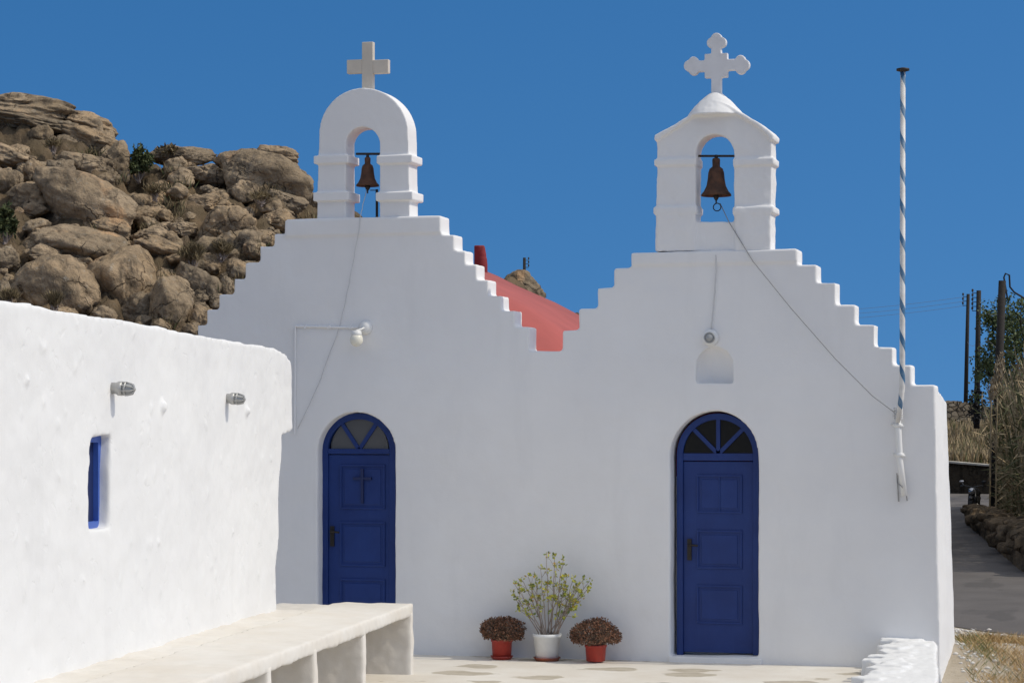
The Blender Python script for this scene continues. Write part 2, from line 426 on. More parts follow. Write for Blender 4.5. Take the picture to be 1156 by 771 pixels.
# road: left edge comes in near the corner of the chapel
def road_l(d):
    pts = [(3, 6.9), (24.5, 6.6), (25.6, 6.0), (26.8, 5.35), (28.5, 4.9), (34, 5.0), (60, 8.0), (120, 14)]
    return float(np.interp(d, [p[0] for p in pts], [p[1] for p in pts]))
def road_r(d): return float(np.interp(d, [3, 43, 66, 120], [13, 14, 15.2, 24]))
o = strip('road', M['asphalt'], road_l, road_r, [24.4 + i*.2 for i in range(30)] + [30.4 + i*.6 for i in range(130)], .004, 0, 60)
tag(o, kind='structure')

# ------------------------------------------------------------------ the chapel
chapel = empty('chapel', F(618, 748), 'whitewashed twin chapel with two stepped gables, two belfries and two arched blue doors', 'chapel')
LG = [(222.3, 367.4), (233.2, 367.4), (233.2, 349.4), (247, 349.4), (247, 332.5), (263.8, 332.5), (263.8, 314.7), (276.9, 314.7), (276.9, 296.4),
      (293.2, 296.4), (293.2, 278.6), (309.5, 278.6), (309.5, 264), (322.7, 264), (322.7, 247.8), (497.7, 243.7), (497.7, 265), (513.4, 265), (513.4, 283),
      (525.3, 283), (525.3, 299), (538, 299), (538, 316), (552, 316), (552, 334), (566.5, 334), (566.5, 351), (581, 351), (581, 369), (597.2, 369.3), (597.2, 396.5), (634.5, 396.5),
      (634.5, 373.6), (653.2, 372), (653.2, 348.8), (674.8, 347.8), (674.8, 326), (692.8, 324.5), (692.8, 303), (713, 302), (713, 285.4),
      (900, 281), (900, 299), (922.3, 299), (922.3, 319.6), (943.3, 319.6), (943.3, 344.2), (965.6, 344.2), (965.6, 366.6), (987, 366.6), (987, 391.5),
      (1008.4, 391.5), (1008.4, 411.7), (1029.4, 411.7), (1029.4, 434.5), (1055.8, 434.8)]
def f2(u, v, y=0): p = F(u, v, y); return (p.x, p.z)
out = [f2(*p) for p in LG]
out = [(f2(205, 385)[0], -.5), f2(205, 385), f2(222.3, 385)] + out + [f2(1057, 600), (f2(1064, 760)[0], -.5)]
def arch(uc, hw, vtop_spring, vbot, n=20, y=0, hv=None):
    hv = hv or hw
    pts = [(uc-hw, vbot)] + [(uc - hw*math.cos(math.pi*k/n), vtop_spring - hv*math.sin(math.pi*k/n)) for k in range(n+1)] + [(uc+hw, vbot)]
    return [f2(u, v, y) for u, v in pts]
FT = .29
doorL = arch(402.3, 43.7, 509, 744); doorR = arch(806.5, 49.5, 513.5, 741)
bm = BM()
nicheh = [f2(*p) for p in [(785.5, 432.5)] + [(806.5 - 21*math.cos(math.pi*k/18), 414 - 22*math.sin(math.pi*k/18)) for k in range(19)] + [(827.5, 432.5)]]
prism(bm, [out, doorL, doorR, nicheh], (0, FT, 0))
# slab courses at the top of each gable stand slightly proud
for a, b, t, bo in ((322.7, 497.7, 246.0, 267), (713, 900, 283.4, 299.5)):
    x0, x1 = F(a, 260).x - .004, F(b, 260).x + .004
    xbox(bm, x0, x1, -.022, FT+.01, F(a, bo).z, F((a+b)/2, t).z)
# the deep right-hand end with its sloping top and battered side
p0 = F(1037, 434.6); p1 = F(1055.8, 434.8)
q1 = P(1068.9, 454.7, 25.25); q2 = P(1076, 722, 25.0)
zb = -.7
b0 = [(p0.x, 0.001, p0.z-.004), (p1.x, 0.001, p1.z-.004), (F(1064, 760).x, 0.001, zb), (p0.x, 0.001, zb)]
b1 = [(p0.x, q1.y, q1.z), (q1.x, q1.y, q1.z), (q2.x+.03, q1.y, zb-.2), (p0.x, q1.y, zb)]
A = [bm.verts.new(p) for p in b0]; B = [bm.verts.new(p) for p in b1]
bm.faces.new(A); bm.faces.new(B[::-1])
for i in range(4): bm.faces.new((A[i], B[i], B[(i+1) % 4], A[(i+1) % 4]))
# shallow rounded plinth cove where wall meets paving
facade = plaster('facade_wall', bm, M['facade'], chapel, .018, 2, .006, .5)

# shallow domed niche above the right door, closed behind the opening in the wall
nic = [(785.5, 432.5), (785.5, 414)] + [(806.5 - 21*math.cos(math.pi*k/18), 414 - 22*math.sin(math.pi*k/18)) for k in range(1, 18)] + [(827.5, 414), (827.5, 432.5)]
bm = BM(); rings = []; cb = F(806.5, 432.5)
for j in range(9):
    a = j/8*math.pi/2*.96; s_ = math.cos(a)**.8; row = []
    for u, v in nic:
        p = F(u, v); row.append(bm.verts.new((cb.x + (p.x-cb.x)*s_*1.02, .02 + .13*math.sin(a), cb.z + (p.z-cb.z)*s_*1.02 - .004)))
    rings.append(row)
for j in range(8):
    for k in range(len(nic)-1): bm.faces.new((rings[j][k], rings[j][k+1], rings[j+1][k+1], rings[j+1][k]))
    bm.faces.new((rings[j][-1], rings[j][0], rings[j+1][0], rings[j+1][-1]))
bm.faces.new(rings[-1]); p = F(785.5, 450)
nm_ = build('niche', bm, M['facade'], chapel, True)
bm = BM(); xbox(bm, p.x-.1, F(827.5, 450).x+.1, .20, FT-.01, F(0, 445).z-.1, F(806, 385).z); build('niche_back', bm, M['facade'], nm_)

# naves behind the facade and their red roofs
def nave(uc, vc, half, length, zs, name_lab):
    c = F(uc, vc, FT); bm = BM()
    xbox(bm, c.x-half, c.x+half, FT+.01, length, -.4, zs)
    build('nave_wall', bm, M['facade'], chapel)
    pr = [(0, 0), (.18, -.015), (.36, -.09), (.62, -.22), (1.1, -.43), (1.5, -.64), (1.85, -.88), (half+.06, -.88 - (half-1.79)*.85)]
    top = [(c.x - x, c.z + z) for x, z in pr[::-1]] + [(c.x + x, c.z + z) for x, z in pr[1:]]
    poly = top + [(c.x+half+.06, zs+.003), (c.x-half-.06, zs+.003)]
    bm = BM(); zc = F(uc, 402, FT).z; rings = []
    for i in range(13):                         # the front end slopes down to the gutter behind the gable
        f_ = i/12; y = FT+.012 + 1.3*f_; e_ = math.sin(f_*math.pi/2)
        rings.append([bm.verts.new((x, y, min(z, zc)*(1-e_) + z*e_)) for x, z in poly])
    rings.append([bm.verts.new((x, length, z)) for x, z in poly])
    for a_, b_ in zip(rings[:-1], rings[1:]):
        for k in range(len(poly)): bm.faces.new((a_[k], a_[(k+1) % len(poly)], b_[(k+1) % len(poly)], b_[k]))
    bm.faces.new(rings[0]); bm.faces.new(rings[-1][::-1])
    return build('vault_roof', bm, M['red_roof'], chapel, True), c
roofL, cL = nave(415, 279, 2.55, 4.0, 2.45, '')
roofR, cR = nave(800, 335, 1.55, 1.6, 1.9, '')
roofL['label'] = 'red painted roof seen in the notch between the stepped gables'
# red finial on the far end of the left roof ridge
bm = BM(); fq = F(543, 310, 3.75); fx, fy, fz = fq.x, 3.75, fq.z
lathe(bm, [(.07, -.3), (.07, .12), (.062, .2), (.055, .21), (.055, .24), (.035, .345), (.03, .355)], (fx+.012, fy, fz), 14)
xbox(bm, fx-.075, fx-.005, fy-.05, fy+.05, fz-.3, fz+.355)
plaster('roof_finial', bm, M['red_dark'], roofL, .012, 2)

# belfries
def to_b(y): return lambda p: Vector((p[0], y, p[1]))
BD = .285
def belfry_round():
    bm = BM()
    n = 28; uc = 410.6; hw = 50.2; zc = 151
    o_ = [(357.6, 247)] + [(359, 185)] + [(uc - hw*math.cos(math.pi*k/n), zc - 51.5*math.sin(math.pi*k/n)) for k in range(n+1)] + [(461.8, 185), (462.6, 247)]
    i_ = [(390.3, 252)] + [(409.4 - 19.3*math.cos(math.pi*k/16), 163 - 19.5*math.sin(math.pi*k/16)) for k in range(17)] + [(428.6, 252)]
    pts = [f2(*p, .02) for p in o_ + i_[::-1]]
    prism(bm, [pts], (0, BD, 0), to_b(.02))
    for a, b in ((357.8, 390.2), (428.6, 462.4)):
        for t, bo, ex in ((176, 185.5, .034), (217.3, 227.3, .042)):
            xbox(bm, F(a, t).x-ex, F(b, t).x+ex, .02-ex, .02+BD+ex, F(a, bo).z, F(a, t).z)
    b = plaster('belfry', bm, M['facade'], chapel, .011, 2, .002, .25)
    b['label'] = 'round-topped belfry with a plain cream cross'
    bm = BM(); y = .13
    def bb(u0, v0, u1, v1, yy0=y, yy1=y+.07):
        p, q = F(u0, v0, y), F(u1, v1, y); xbox(bm, p.x, q.x, yy0, yy1, q.z, p.z)
    bb(408.4, 47.9, 420.8, 104); bb(391.3, 68, 408.4+.02, 82.7, y+.001, y+.069); bb(420.8-.02, 68, 438.2, 82.7, y+.001, y+.069)
    c = build('cross', bm, M['marble'], b)
    m = c.modifiers.new('bev', 'BEVEL'); m.width = .006; m.segments = 2
    bm = BM(); tube(bm, [F(402, 174, .15), F(429, 174, .15)], .013); build('bell_bar', bm, M['iron'], b)
    bm = BM(); tube(bm, [F(425.5, 214, .27), F(425.5, 250, .27)], .015); tube(bm, [F(418, 215, .27), F(426, 215, .27)], .005)
    build('iron_bracket', bm, M['iron'], b)
    return b
def belfry_gable():
    bm = BM()
    roof = [(741.5, 158), (746, 152.5), (762, 143.5), (780, 131.5), (793, 122.5), (801, 118.2), (807.5, 116.6), (814, 118), (822, 121.5), (838, 131), (856, 141.5), (866, 149), (870.5, 158)]
    o_ = [(739.5, 284)] + [(741.5, 190)] + roof + [(871, 190), (870, 284)]
    i_ = [(785.3, 250.5)] + [(785.3 + 21.6 - 21.6*math.cos(math.pi*k/16), 173.5 - 22*math.sin(math.pi*k/16)) for k in range(17)] + [(828.5, 250.5)]
    pts = [f2(*p, .02) for p in o_]; hol = [f2(*p, .02) for p in i_]
    prism(bm, [pts, hol], (0, BD, 0), to_b(.02))
    # eaves course following the gable
    up = [(738.5, 158.5), (738.7, 152.5), (746, 148.5)] + [(u, v-3.2) for u, v in roof[2:-2]] + [(868, 147), (873.6, 152.5), (873.2, 158.5)]
    lo = [(870, 158.5), (864, 151.5)] + [(u, v+2.2) for u, v in roof[2:-2][::-1]] + [(746, 155.5), (742.5, 158.5)]
    prism(bm, [[f2(*p, -.02) for p in up + lo]], (0, BD+.08, 0), to_b(-.02))
    # cap mound under the cross
    c = F(807.8, 120, .16)
    lathe(bm, [(.30, F(807, 130).z), (.26, F(807, 124).z), (.17, F(807, 113).z), (.10, F(807, 106).z), (.055, F(807, 102.4).z)], (c.x, c.y, 0), 24)
    # proud bands, sill panel set back
    for a, b in ((740.6, 785.2), (828.6, 870.6)):
        for t, bo, ex in ((179.7, 187.5, .026), (233.7, 242, .03)):
            xbox(bm, F(a, t).x-ex*(1 if a < 800 else .4), F(b, t).x+ex*(.4 if a < 800 else 1), .02-ex, .02+BD+ex, F(a, bo).z, F(a, t).z)
        xbox(bm, F(a, 200).x+.01, F(b, 200).x-.004, -.004, .1, F(a, 284).z, F(a, 240).z)
    b = plaster('belfry', bm, M['facade'], chapel, .0115, 3, .006, .18)
    b['label'] = 'gabled belfry with a white budded cross'
    bm = BM(); y = .12; T = .075
    def bb(u0, v0, u1, v1, dy=0):
        p, q = F(u0, v0, y), F(u1, v1, y); xbox(bm, p.x, q.x, y, y+T, q.z, p.z)
    def disc(u, v, r):
        c = F(u, v, y); rr = r/110
        Mx = Matrix.Rotation(R(90), 4, 'X')
        lathe(bm, [(rr, -T), (rr, 0)], (c.x, c.y, c.z), 20, Mx)
    bb(802.8, 56, 814, 106); bb(795.2, 61.2, 821, 87.3); bb(778, 69, 840, 79)
    bb(803.5, 52, 813.3, 62)
    for u, v, r in ((808.4, 43.5, 6.3), (803.6, 48.5, 6.2), (813.6, 48, 6.2), (808.5, 50, 6.5)): disc(u, v, r)
    for u, v, r in ((778, 74.4, 6.6), (782.6, 69.5, 5.6), (782.6, 79.6, 5.6), (784, 74.5, 6.2)): disc(u, v, r)
    for u, v, r in ((839.5, 73.4, 6.6), (835.5, 68, 5.8), (835.8, 78.2, 5.8), (833.5, 73.5, 6.2)): disc(u, v, r)
    plaster('cross', bm, M['cross_white'], b, .0075, 1)
    bm = BM(); tube(bm, [F(784, 176.4, .15), F(830, 176.4, .15)], .012); build('bell_bar', bm, M['iron'], b)
    return b
belfry_round(); belfry_gable()

# doors
def door(uc, hw, vs, vbot, fan_bot, tr_bot, fan_r, spokes, panels, pu, handle, cross, seam, lab, y=.145):
    k = F(uc, vs, y)
    n = 24
    def archy(h, dz=0, bot=vbot):
        return [(uc-h, bot)] + [(uc - h*math.cos(math.pi*i/n), vs - h*math.sin(math.pi*i/n)) for i in range(n+1)] + [(uc+h, bot)]
    ff = lambda pts, yy: [f2(u, v, yy) for u, v in pts]
    # leaf
    bm = BM(); iw = hw - 6.5
    p, q = F(uc-iw, tr_bot, y), F(uc+iw, vbot-1, y)
    xbox(bm, p.x+.004, q.x-.004, y+.028, y+.065, q.z+.006, p.z-.006)
    for v0, v1 in panels:                       # raised mouldings and raised field
        a, b = F(pu[0], v0, y), F(pu[1], v1, y); s = .022
        for x0, x1, z0, z1 in ((a.x, b.x, a.z-s, a.z), (a.x, b.x, b.z, b.z+s), (a.x, a.x+s, b.z+s, a.z-s), (b.x-s, b.x, b.z+s, a.z-s)):
            xbox(bm, x0, x1, y+.014, y+.029, z0, z1)
        xbox(bm, a.x+.05, b.x-.05, y+.02, y+.0285, b.z+.05, a.z-.05)
    if seam:
        a = F((pu[0]+pu[1])/2, panels[0][0], y); b = F(0, panels[0][1], y); xbox(bm, a.x-.008, a.x+.008, y+.012, y+.0215, F(uc, panels[0][1], y).z+.022, a.z-.022)
    d = build('door', bm, M['blue'], chapel); d['label'] = lab
    m = d.modifiers.new('bev', 'BEVEL'); m.width = .005; m.segments = 2; m.limit_method = 'ANGLE'
    # frame with arched head, transom and glazing bars
    bm = BM(); t = 7.0
    o_ = ff(archy(hw), y); i_ = ff([(uc-hw+t, vbot)] + [(uc-hw+t, vs)] + [(uc - (hw-t)*math.cos(math.pi*i/n), vs - (hw-t)*math.sin(math.pi*i/n)) for i in range(1, n)] + [(uc+hw-t, vs), (uc+hw-t, vbot)], y)
    prism(bm, [o_ + i_[::-1]], (0, .085, 0), to_b(y))
    p, q = F(uc-hw+t, fan_bot, y), F(uc+hw-t, tr_bot, y); xbox(bm, p.x+.001, q.x-.001, y+.006, y+.078, q.z, p.z)
    c = F(uc, fan_bot, y)
    for ang in spokes:
        L = (hw-t+1.5)/110 * (1.0 if ang == 90 else 1.0); dv = Vector((math.cos(R(ang)), 0, math.sin(R(ang)))); sv = Vector((-dv.z, 0, dv.x))
        w = .021; ext = L + .012
        base = Vector((c.x, 0, c.z - .01))
        pts = [base + sv*w, base - sv*w, base - sv*w + dv*ext, base + sv*w + dv*ext]
        prism(bm, [[(a.x, a.z) for a in pts]], (0, .045, 0), to_b(y+.012))
    fr = build('door_frame', bm, M['blue'], d)
    m = fr.modifiers.new('bev', 'BEVEL'); m.width = .004; m.segments = 2; m.limit_method = 'ANGLE'
    # one pane per opening between the bars
    ed = [0] + sorted(spokes) + [180]
    for a0, a1 in zip(ed[:-1], ed[1:]):
        rr = (hw-t+1)/110; pts = [(c.x, c.z)] + [(c.x + rr*math.cos(R(a0+(a1-a0)*i/8)), c.z + rr*math.sin(R(a0+(a1-a0)*i/8))) for i in range(9)]
        bm = BM(); prism(bm, [pts], (0, .006, 0), to_b(y+.034)); build('pane', bm, M['glass' if seam else 'glass_reflect'], d)
    # handle
    bm = BM(); h = F(handle[0], handle[1], y)
    xbox(bm, h.x-.022, h.x+.022, y+.006, y+.0285, h.z-.13, h.z+.09)
    tube(bm, [(h.x, y+.01, h.z+.03), (h.x, y-.04, h.z+.03), (h.x+.02, y-.045, h.z+.03), (h.x+.10, y-.045, h.z+.025)], .011)
    tube(bm, [(h.x, y-.002, h.z-.07), (h.x, y+.01, h.z-.07)], .012)
    build('handle', bm, M['brass'], d)
    if cross:
        bm = BM(); a = F(cross[0], cross[1], y); b = F(cross[0], cross[2], y); e = F(cross[0], cross[3], y)
        xbox(bm, a.x-.014, a.x+.014, y-.004, y+.0205, b.z, a.z); w = .105
        xbox(bm, a.x-w, a.x-.014, y-.003, y+.0205, e.z-.014, e.z+.014); xbox(bm, a.x+.014, a.x+w, y-.003, y+.0205, e.z-.014, e.z+.014)
        build('carved_cross', bm, M['navy'], d)  # darker navy stands in for the shadow in the carving
    return d
door(404.8, 41.8, 508, 740, 506.5, 512.5, 35, (55, 125), ((524, 575), (588.4, 639.7), (652.8, 704)), (383, 434), (374.5, 603), (408.8, 529, 568, 540), False,
     'arched blue door with a carved cross and three fan panes')
door(810.4, 46.5, 513, 739.5, 511.5, 520, 40, (45, 90, 135), ((535.6, 579.6), (598, 642.6), (660, 705)), (786, 837.5), (778, 618), None, True,
     'arched blue door without a cross and four fan panes')
bm = BM(); p, q = F(757, 742), F(857, 748)
xbox(bm, p.x-.02, q.x+.03, -.03, .25, -.1, F(806, 741.5).z); plaster('threshold', bm, M['facade'], chapel, .014, 2)
bm = BM(); p, q = F(358, 742), F(447, 748)
xbox(bm, p.x-.02, q.x+.03, -.03, .25, -.1, F(402, 735).z); plaster('threshold', bm, M['facade'], chapel, .014, 2)

# ------------------------------------------------------------------ bells, ropes
def bell(u, vtop, vbot, w, y, lab, ring):
    s = F(u, vtop, y); e = F(u, vbot, y); H = s.z - e.z; Rm = w/2/110
    b = empty('bell', (s.x, s.y, e.z), lab, 'bell', 'bells hanging in the belfries')
    pr = [(.22, 1.0), (.26, .96), (.25, .78), (.44, .72), (.52, .62), (.56, .45), (.64, .27), (.82, .12), (.98, .05), (1.0, 0), (.94, .0), (.80, .1), (.6, .25), (.5, .45), (.42, .62), (0, .66)]
    bm = BM(); lathe(bm, [(r*Rm, z*H) for r, z in pr], (s.x, s.y, e.z), 32); build('bell_body', bm, M['bell'], b, True)
    bm = BM(); tube(bm, [(s.x, y, e.z + H*.97), (s.x, y, e.z + H*1.0), (s.x, y, F(u, vtop-4, y).z)], [.018, .02, .014]); build('crown_hook', bm, M['iron'], b)
    bm = BM(); tube(bm, [(s.x, y, e.z + H*.6), (s.x, y, e.z + .01)], .008)
    lathe(bm, [(0, .03), (.026, .015), (.032, -.005), (.022, -.03), (.008, -.05), (.008, -.075), (0, -.08)], (s.x, s.y, e.z), 12); build('clapper', bm, M['iron'], b, True)
    if ring:
        bm = BM(); c = Vector((s.x+.01, y, e.z-.115)); rr = .04
        tube(bm, [c + Vector((rr*math.cos(2*math.pi*k/16), 0, rr*math.sin(2*math.pi*k/16))) for k in range(17)], .006, 6); build('ring', bm, M['iron'], b)
    return b
bell(415, 178, 210.5, 27.5, .15, 'small rusty bell in the round-topped belfry', False)
bell(808.5, 179, 221.5, 34.5, .15, 'larger rusty bell with an iron ring in the gabled belfry', True)
def rope(pts, r, mat, lab, name='bell_rope', cat='rope'):
    bm = BM(); tube(bm, pts, r, 6); return tag(build(name, bm, M[mat], None, True), lab, cat)
def jig(pts, n=5, a=.006):
    res = []
    for i in range(len(pts)-1):
        for k in range(n):
            p = pts[i].lerp(pts[i+1], k/n); res.append(p + Vector((random.uniform(-a, a), 0, random.uniform(-a, a))) * (1 if k else 0))
    return res + [pts[-1]]
rope([F(813, 230, .14)] + [F(823, 251, .0), F(850, 295, -.04), F(893, 348, -.05), F(943, 405, -.06), F(985, 447, -.07), F(1013, 468, -.09)], .0045, 'rope',
     'thin cord running from the right bell down across the wall to the flagpole')
rope(jig([F(414, 213, .14), F(409, 236, .05), F(406.5, 247, -.03), F(404, 267, -.034), F(398, 300, -.02), F(390, 340, -.02), F(384, 366, -.018), F(362, 428, -.018), F(336, 484, -.016)], 4), .004, 'rope_white',
     'pale cord hanging from the left bell down past the left lamp')
rope(jig([F(808, 288, -.028), F(808.5, 300, -.028), F(807, 330, -.012), F(805, 350, -.012), F(803, 372, -.02)], 4, .003), .006, 'rope_white',
     'whitewashed cable running down the gable to the lamp above the right door', 'lamp_cable', 'cable')

# ------------------------------------------------------------------ lamps on the facade and the conduit
c = F(410.5, 371, 0); L = empty('wall_lamp', c, 'white lamp on a bracket with a bare cream globe, left of the left bell cord end', 'lamp')
L['label'] = 'white bracket lamp with a bare cream globe above the left door'
RX = Matrix.Rotation(R(90), 4, 'X')
bm = BM(); lathe(bm, [(.075, -.012), (.075, .02), (.055, .045), (.03, .06)], (c.x+.03, -.005, c.z+.01), 20, RX)
build('base_plate', bm, M['white_plastic'], L, True)
bm = BM(); g = F(402.5, 384, -.16)
tube(bm, [(c.x+.03, -.05, c.z+.01), (c.x+.02, -.12, c.z-.01), (c.x-.03, -.16, c.z-.03), (g.x+.005, -.16, g.z+.09)], .010); build('bracket', bm, M['white_plastic'], L, True)
bm = BM(); lathe(bm, [(.05, .1), (.055, .07), (.055, .045)], g, 18); build('lamp_holder', bm, M['white_plastic'], L, True)
bm = BM(); lathe(bm, [(.05, .06), (.066, .03), (.07, 0), (.062, -.035), (.04, -.06), (0, -.072)], g, 20); build('globe', bm, M['bulb'], L, True)
bm = BM(); tube(bm, [F(404, 370, -.016), F(380, 369.5, -.016), F(334, 368.5, -.016)], .011); tube(bm, [F(333.2, 368.4, -.016), F(333, 420, -.016), F(332.6, 490, -.016)], .011)
for u in (345, 372, 396): p = F(u, 369.3); xbox(bm, p.x-.012, p.x+.012, -.03, .003, p.z-.018, p.z+.018)
tag(build('conduit', bm, M['facade']), 'whitewashed pipe running level from the left facade lamp and then down', 'conduit')
c = F(802.5, 381.5, 0); L = empty('wall_lamp', c, 'round bulkhead lamp with grey glass over the small arched hood above the right door', 'lamp')
bm = BM(); lathe(bm, [(.085, -.02), (.085, .03), (.07, .06), (.05, .07), (.048, .05)], (c.x, -.002, c.z), 24, RX); build('lamp_housing', bm, M['white_plastic'], L, True)
bm = BM(); lathe(bm, [(.047, .04), (.045, .075), (.03, .09), (0, .096)], (c.x, -.002, c.z), 20, RX); build('lamp_glass', bm, M['lampglass'], L, True)
bm = BM(); lathe(bm, [(.052, .06), (.058, .075), (.05, .085), (.046, .075)], (c.x, -.002, c.z), 24, RX); build('rim', bm, M['grey_metal'], L, True)

# ------------------------------------------------------------------ flagpole
yp = -.12
fp = empty('flagpole', F(1018, 560, yp), 'tall blue and white spiral striped flagpole lashed to a white pipe at the right gable', 'flagpole')
base = F(1018.6, 436, yp)
bm = BM(); topz = F(1019.3, 79, yp)
tube(bm, [Vector((0, 0, -.36)) + Vector((-.045, 0, 0)), Vector((-.012, 0, -.12)), Vector((0, 0, 0)), topz - base], [.024, .027, .028, .026], 14)
pole = build('pole', bm, M['spiral'], None, True); pole.parent = fp; pole.location = base - fp.location
bm = BM(); lathe(bm, [(.02, -.03), (.03, -.02), (.065, -.01), (.065, .01), (.02, .02)], topz, 16); build('pole_cap', bm, M['iron'], fp, True)
bm = BM(); tube(bm, [F(1013, 462, -.07), F(1014.5, 490, -.07), F(1016, 520, -.07), F(1021, 560, -.07)], .031, 12); build('pipe', bm, M['white_plastic'], fp, True)
for u, v in ((1014, 480), (1016, 513.5)):
    bm = BM(); p = F(u, v, -.07); lathe(bm, [(.034, -.02), (.043, -.015), (.043, .015), (.034, .02)], p, 14); tube(bm, [p + Vector((-.07, .075, .01)), p + Vector((-.02, .0, .0)), p + Vector((.05, -.01, -.01))], .013)
    build('bracket', bm, M['white_plastic'], fp, True)
bm = BM(); p = F(1014, 466, -.08)
for k in range(5): tube(bm, [p + Vector((.042*math.cos(a), .045*math.sin(a), .022*k - .05 + .012*math.sin(a*2))) for a in [2*math.pi*i/12 for i in range(13)]], .007, 5)
build('lashing', bm, M['rope_white'], fp)
bm = BM(); tube(bm, [F(1012.5, 534, -.03), F(1013, 545, -.05), F(1018, 549, -.11), F(1023, 556, -.05), F(1024, 565, -.01)], .006, 6); tube(bm, [F(1013, 536, -.02), F(1014.5, 566, -.02)], .008, 6)
build('wire_tie', bm, M['rope'], fp)

# ------------------------------------------------------------------ the rough garden wall on the left
PW0 = plan((312-CX)/FPX*22.8, 22.8); aw = R(9.0)
WT = (FW*math.cos(aw) + RT*math.sin(aw)); WN = (RT*math.cos(aw) - FW*math.sin(aw))       # along the wall (away), out of the wall (right)
def W(u, v, off=0.0):
    q = ray(u, v); o0 = PW0 + WN*off
    s = (o0 - CAM).dot(WN) / q.dot(WN); return CAM + q*s
def w2(u, v, off=0):
    p = W(u, v, off); return ((p - PW0).dot(WT), p.z)
def w3(p, off=0): return Vector((PW0.x, PW0.y, 0)) + WT*p[0] + WN*off + Vector((0, 0, p[1]))
prof = [w2(*p) for p in ((0, 338.5), (35, 343), (60, 349.5), (95, 355), (137, 361), (175, 369), (182, 368), (190, 371.5), (240, 381), (300, 391), (313, 394), (322, 399), (328, 408), (330, 425), (330.5, 485), (325, 489), (318.5, 492), (318, 520), (314.5, 560), (315, 600), (312, 640), (312.5, 690))]
near = (-17, prof[0][1]+.1)
poly = [(-17, -.5), near] + prof + [(prof[-1][0], -.5)]
hole = [w2(*p) for p in ((104, 494), (101.5, 507), (102.8, 521), (100.6, 536), (99.6, 552), (101, 575), (101, 597), (124, 596), (124.6, 570), (125, 530), (126.5, 491))]
bm = BM(); prism(bm, [poly, hole], -WN*.55, lambda p: w3(p))
for u, v, r in ((182, 459, .055), (278, 464, .045), (186, 535, .02), (178, 612, .025), (30, 430, .03), (262, 600, .025)):
    p = W(u, v); bmesh.ops.create_icosphere(bm, subdivisions=2, radius=r, matrix=Matrix.Translation(p))
random.seed(17)
for i in range(70):                             # lumps of mortar and stone under the whitewash
    u = random.uniform(0, 312); v = random.uniform(350 + u*.17, 690); p = W(u, v, -.012)
    if 90 < u < 135 and 480 < v < 605: continue
    bmesh.ops.create_icosphere(bm, subdivisions=2, radius=1, matrix=Matrix.Translation(p) @ Matrix.Rotation(random.uniform(0, 3), 4, WN) @ Matrix.Diagonal((.024, random.uniform(.02, .09), random.uniform(.015, .04), 1)))
gw = plaster('garden_wall', bm, M['rubble_white'], None, .021, 2, .010, .5, .0006)
tag(gw, 'rough whitewashed rubble wall with a small blue window on the left', 'wall')
# window: frame ring and dark pane set back in the opening
ha = min(h[0] for h in hole) - .03; hb = max(h[0] for h in hole) + .03; za = min(h[1] for h in hole) - .02; zb_ = max(h[1] for h in hole) + .03
bm = BM(); o_ = [(ha, za), (hb, za), (hb, zb_), (ha, zb_)]; i_ = [(ha+.09, za+.075), (ha+.09, zb_-.085), (hb-.10, zb_-.085), (hb-.10, za+.075)]
prism(bm, [o_, i_], -WN*.10, lambda p: w3(p, -.085)); win = build('window', bm, M['blue_window'], gw)
bm = BM(); prism(bm, [[(ha+.05, za+.05), (hb-.05, za+.05), (hb-.05, zb_-.05), (ha+.05, zb_-.05)]], -WN*.02, lambda p: w3(p, -.125)); build('shutter', bm, M['navy'], win)

def cage_lamp(u, v, s, lab):
    c = W(u, v); L = empty('wall_lamp', c, lab, 'lamp', 'caged lamps on the rough wall')
    q = Matrix.Identity(4)
    zax = (WN + Vector((0, 0, -.06)) + WT*.0).normalized(); Mx = zax.to_track_quat('Z', 'Y').to_matrix().to_4x4()
    bm = BM(); lathe(bm, [(.055*s, -.06), (.06*s, .03), (.075*s, .05), (.075*s, .08*s+.02), (.06*s, .085*s+.02)], c, 20, Mx); build('lamp_base', bm, M['grey_metal'], L, True)
    bm = BM(); lathe(bm, [(.055*s, .09*s), (.058*s, .15*s), (.048*s, .20*s), (.025*s, .225*s), (0, .23*s)], c, 18, Mx); build('lamp_glass', bm, M['lampglass'], L, True)
    bm = BM()
    for k in range(4):
        a = math.pi*k/4 + .3; e = Vector((math.cos(a), math.sin(a), 0))
        path = [e*.068*s + Vector((0, 0, .09*s)), e*.07*s + Vector((0, 0, .16*s)), e*.055*s + Vector((0, 0, .215*s)), Vector((0, 0, .245*s)), -e*.055*s + Vector((0, 0, .215*s)), -e*.07*s + Vector((0, 0, .16*s)), -e*.068*s + Vector((0, 0, .09*s))]
        tube(bm, [c + (Mx @ p) for p in path], .005, 5)
    tube(bm, [c + (Mx @ Vector((.071*s*math.cos(2*math.pi*i/20), .071*s*math.sin(2*math.pi*i/20), .145*s))) for i in range(21)], .005, 5)
    build('cage', bm, M['grey_metal'], L)
    return L
cage_lamp(127, 438, .74, 'caged grey bulkhead lamp above the blue window on the rough wall')
cage_lamp(255.5, 449.5, .72, 'caged grey bulkhead lamp near the far end of the rough wall')

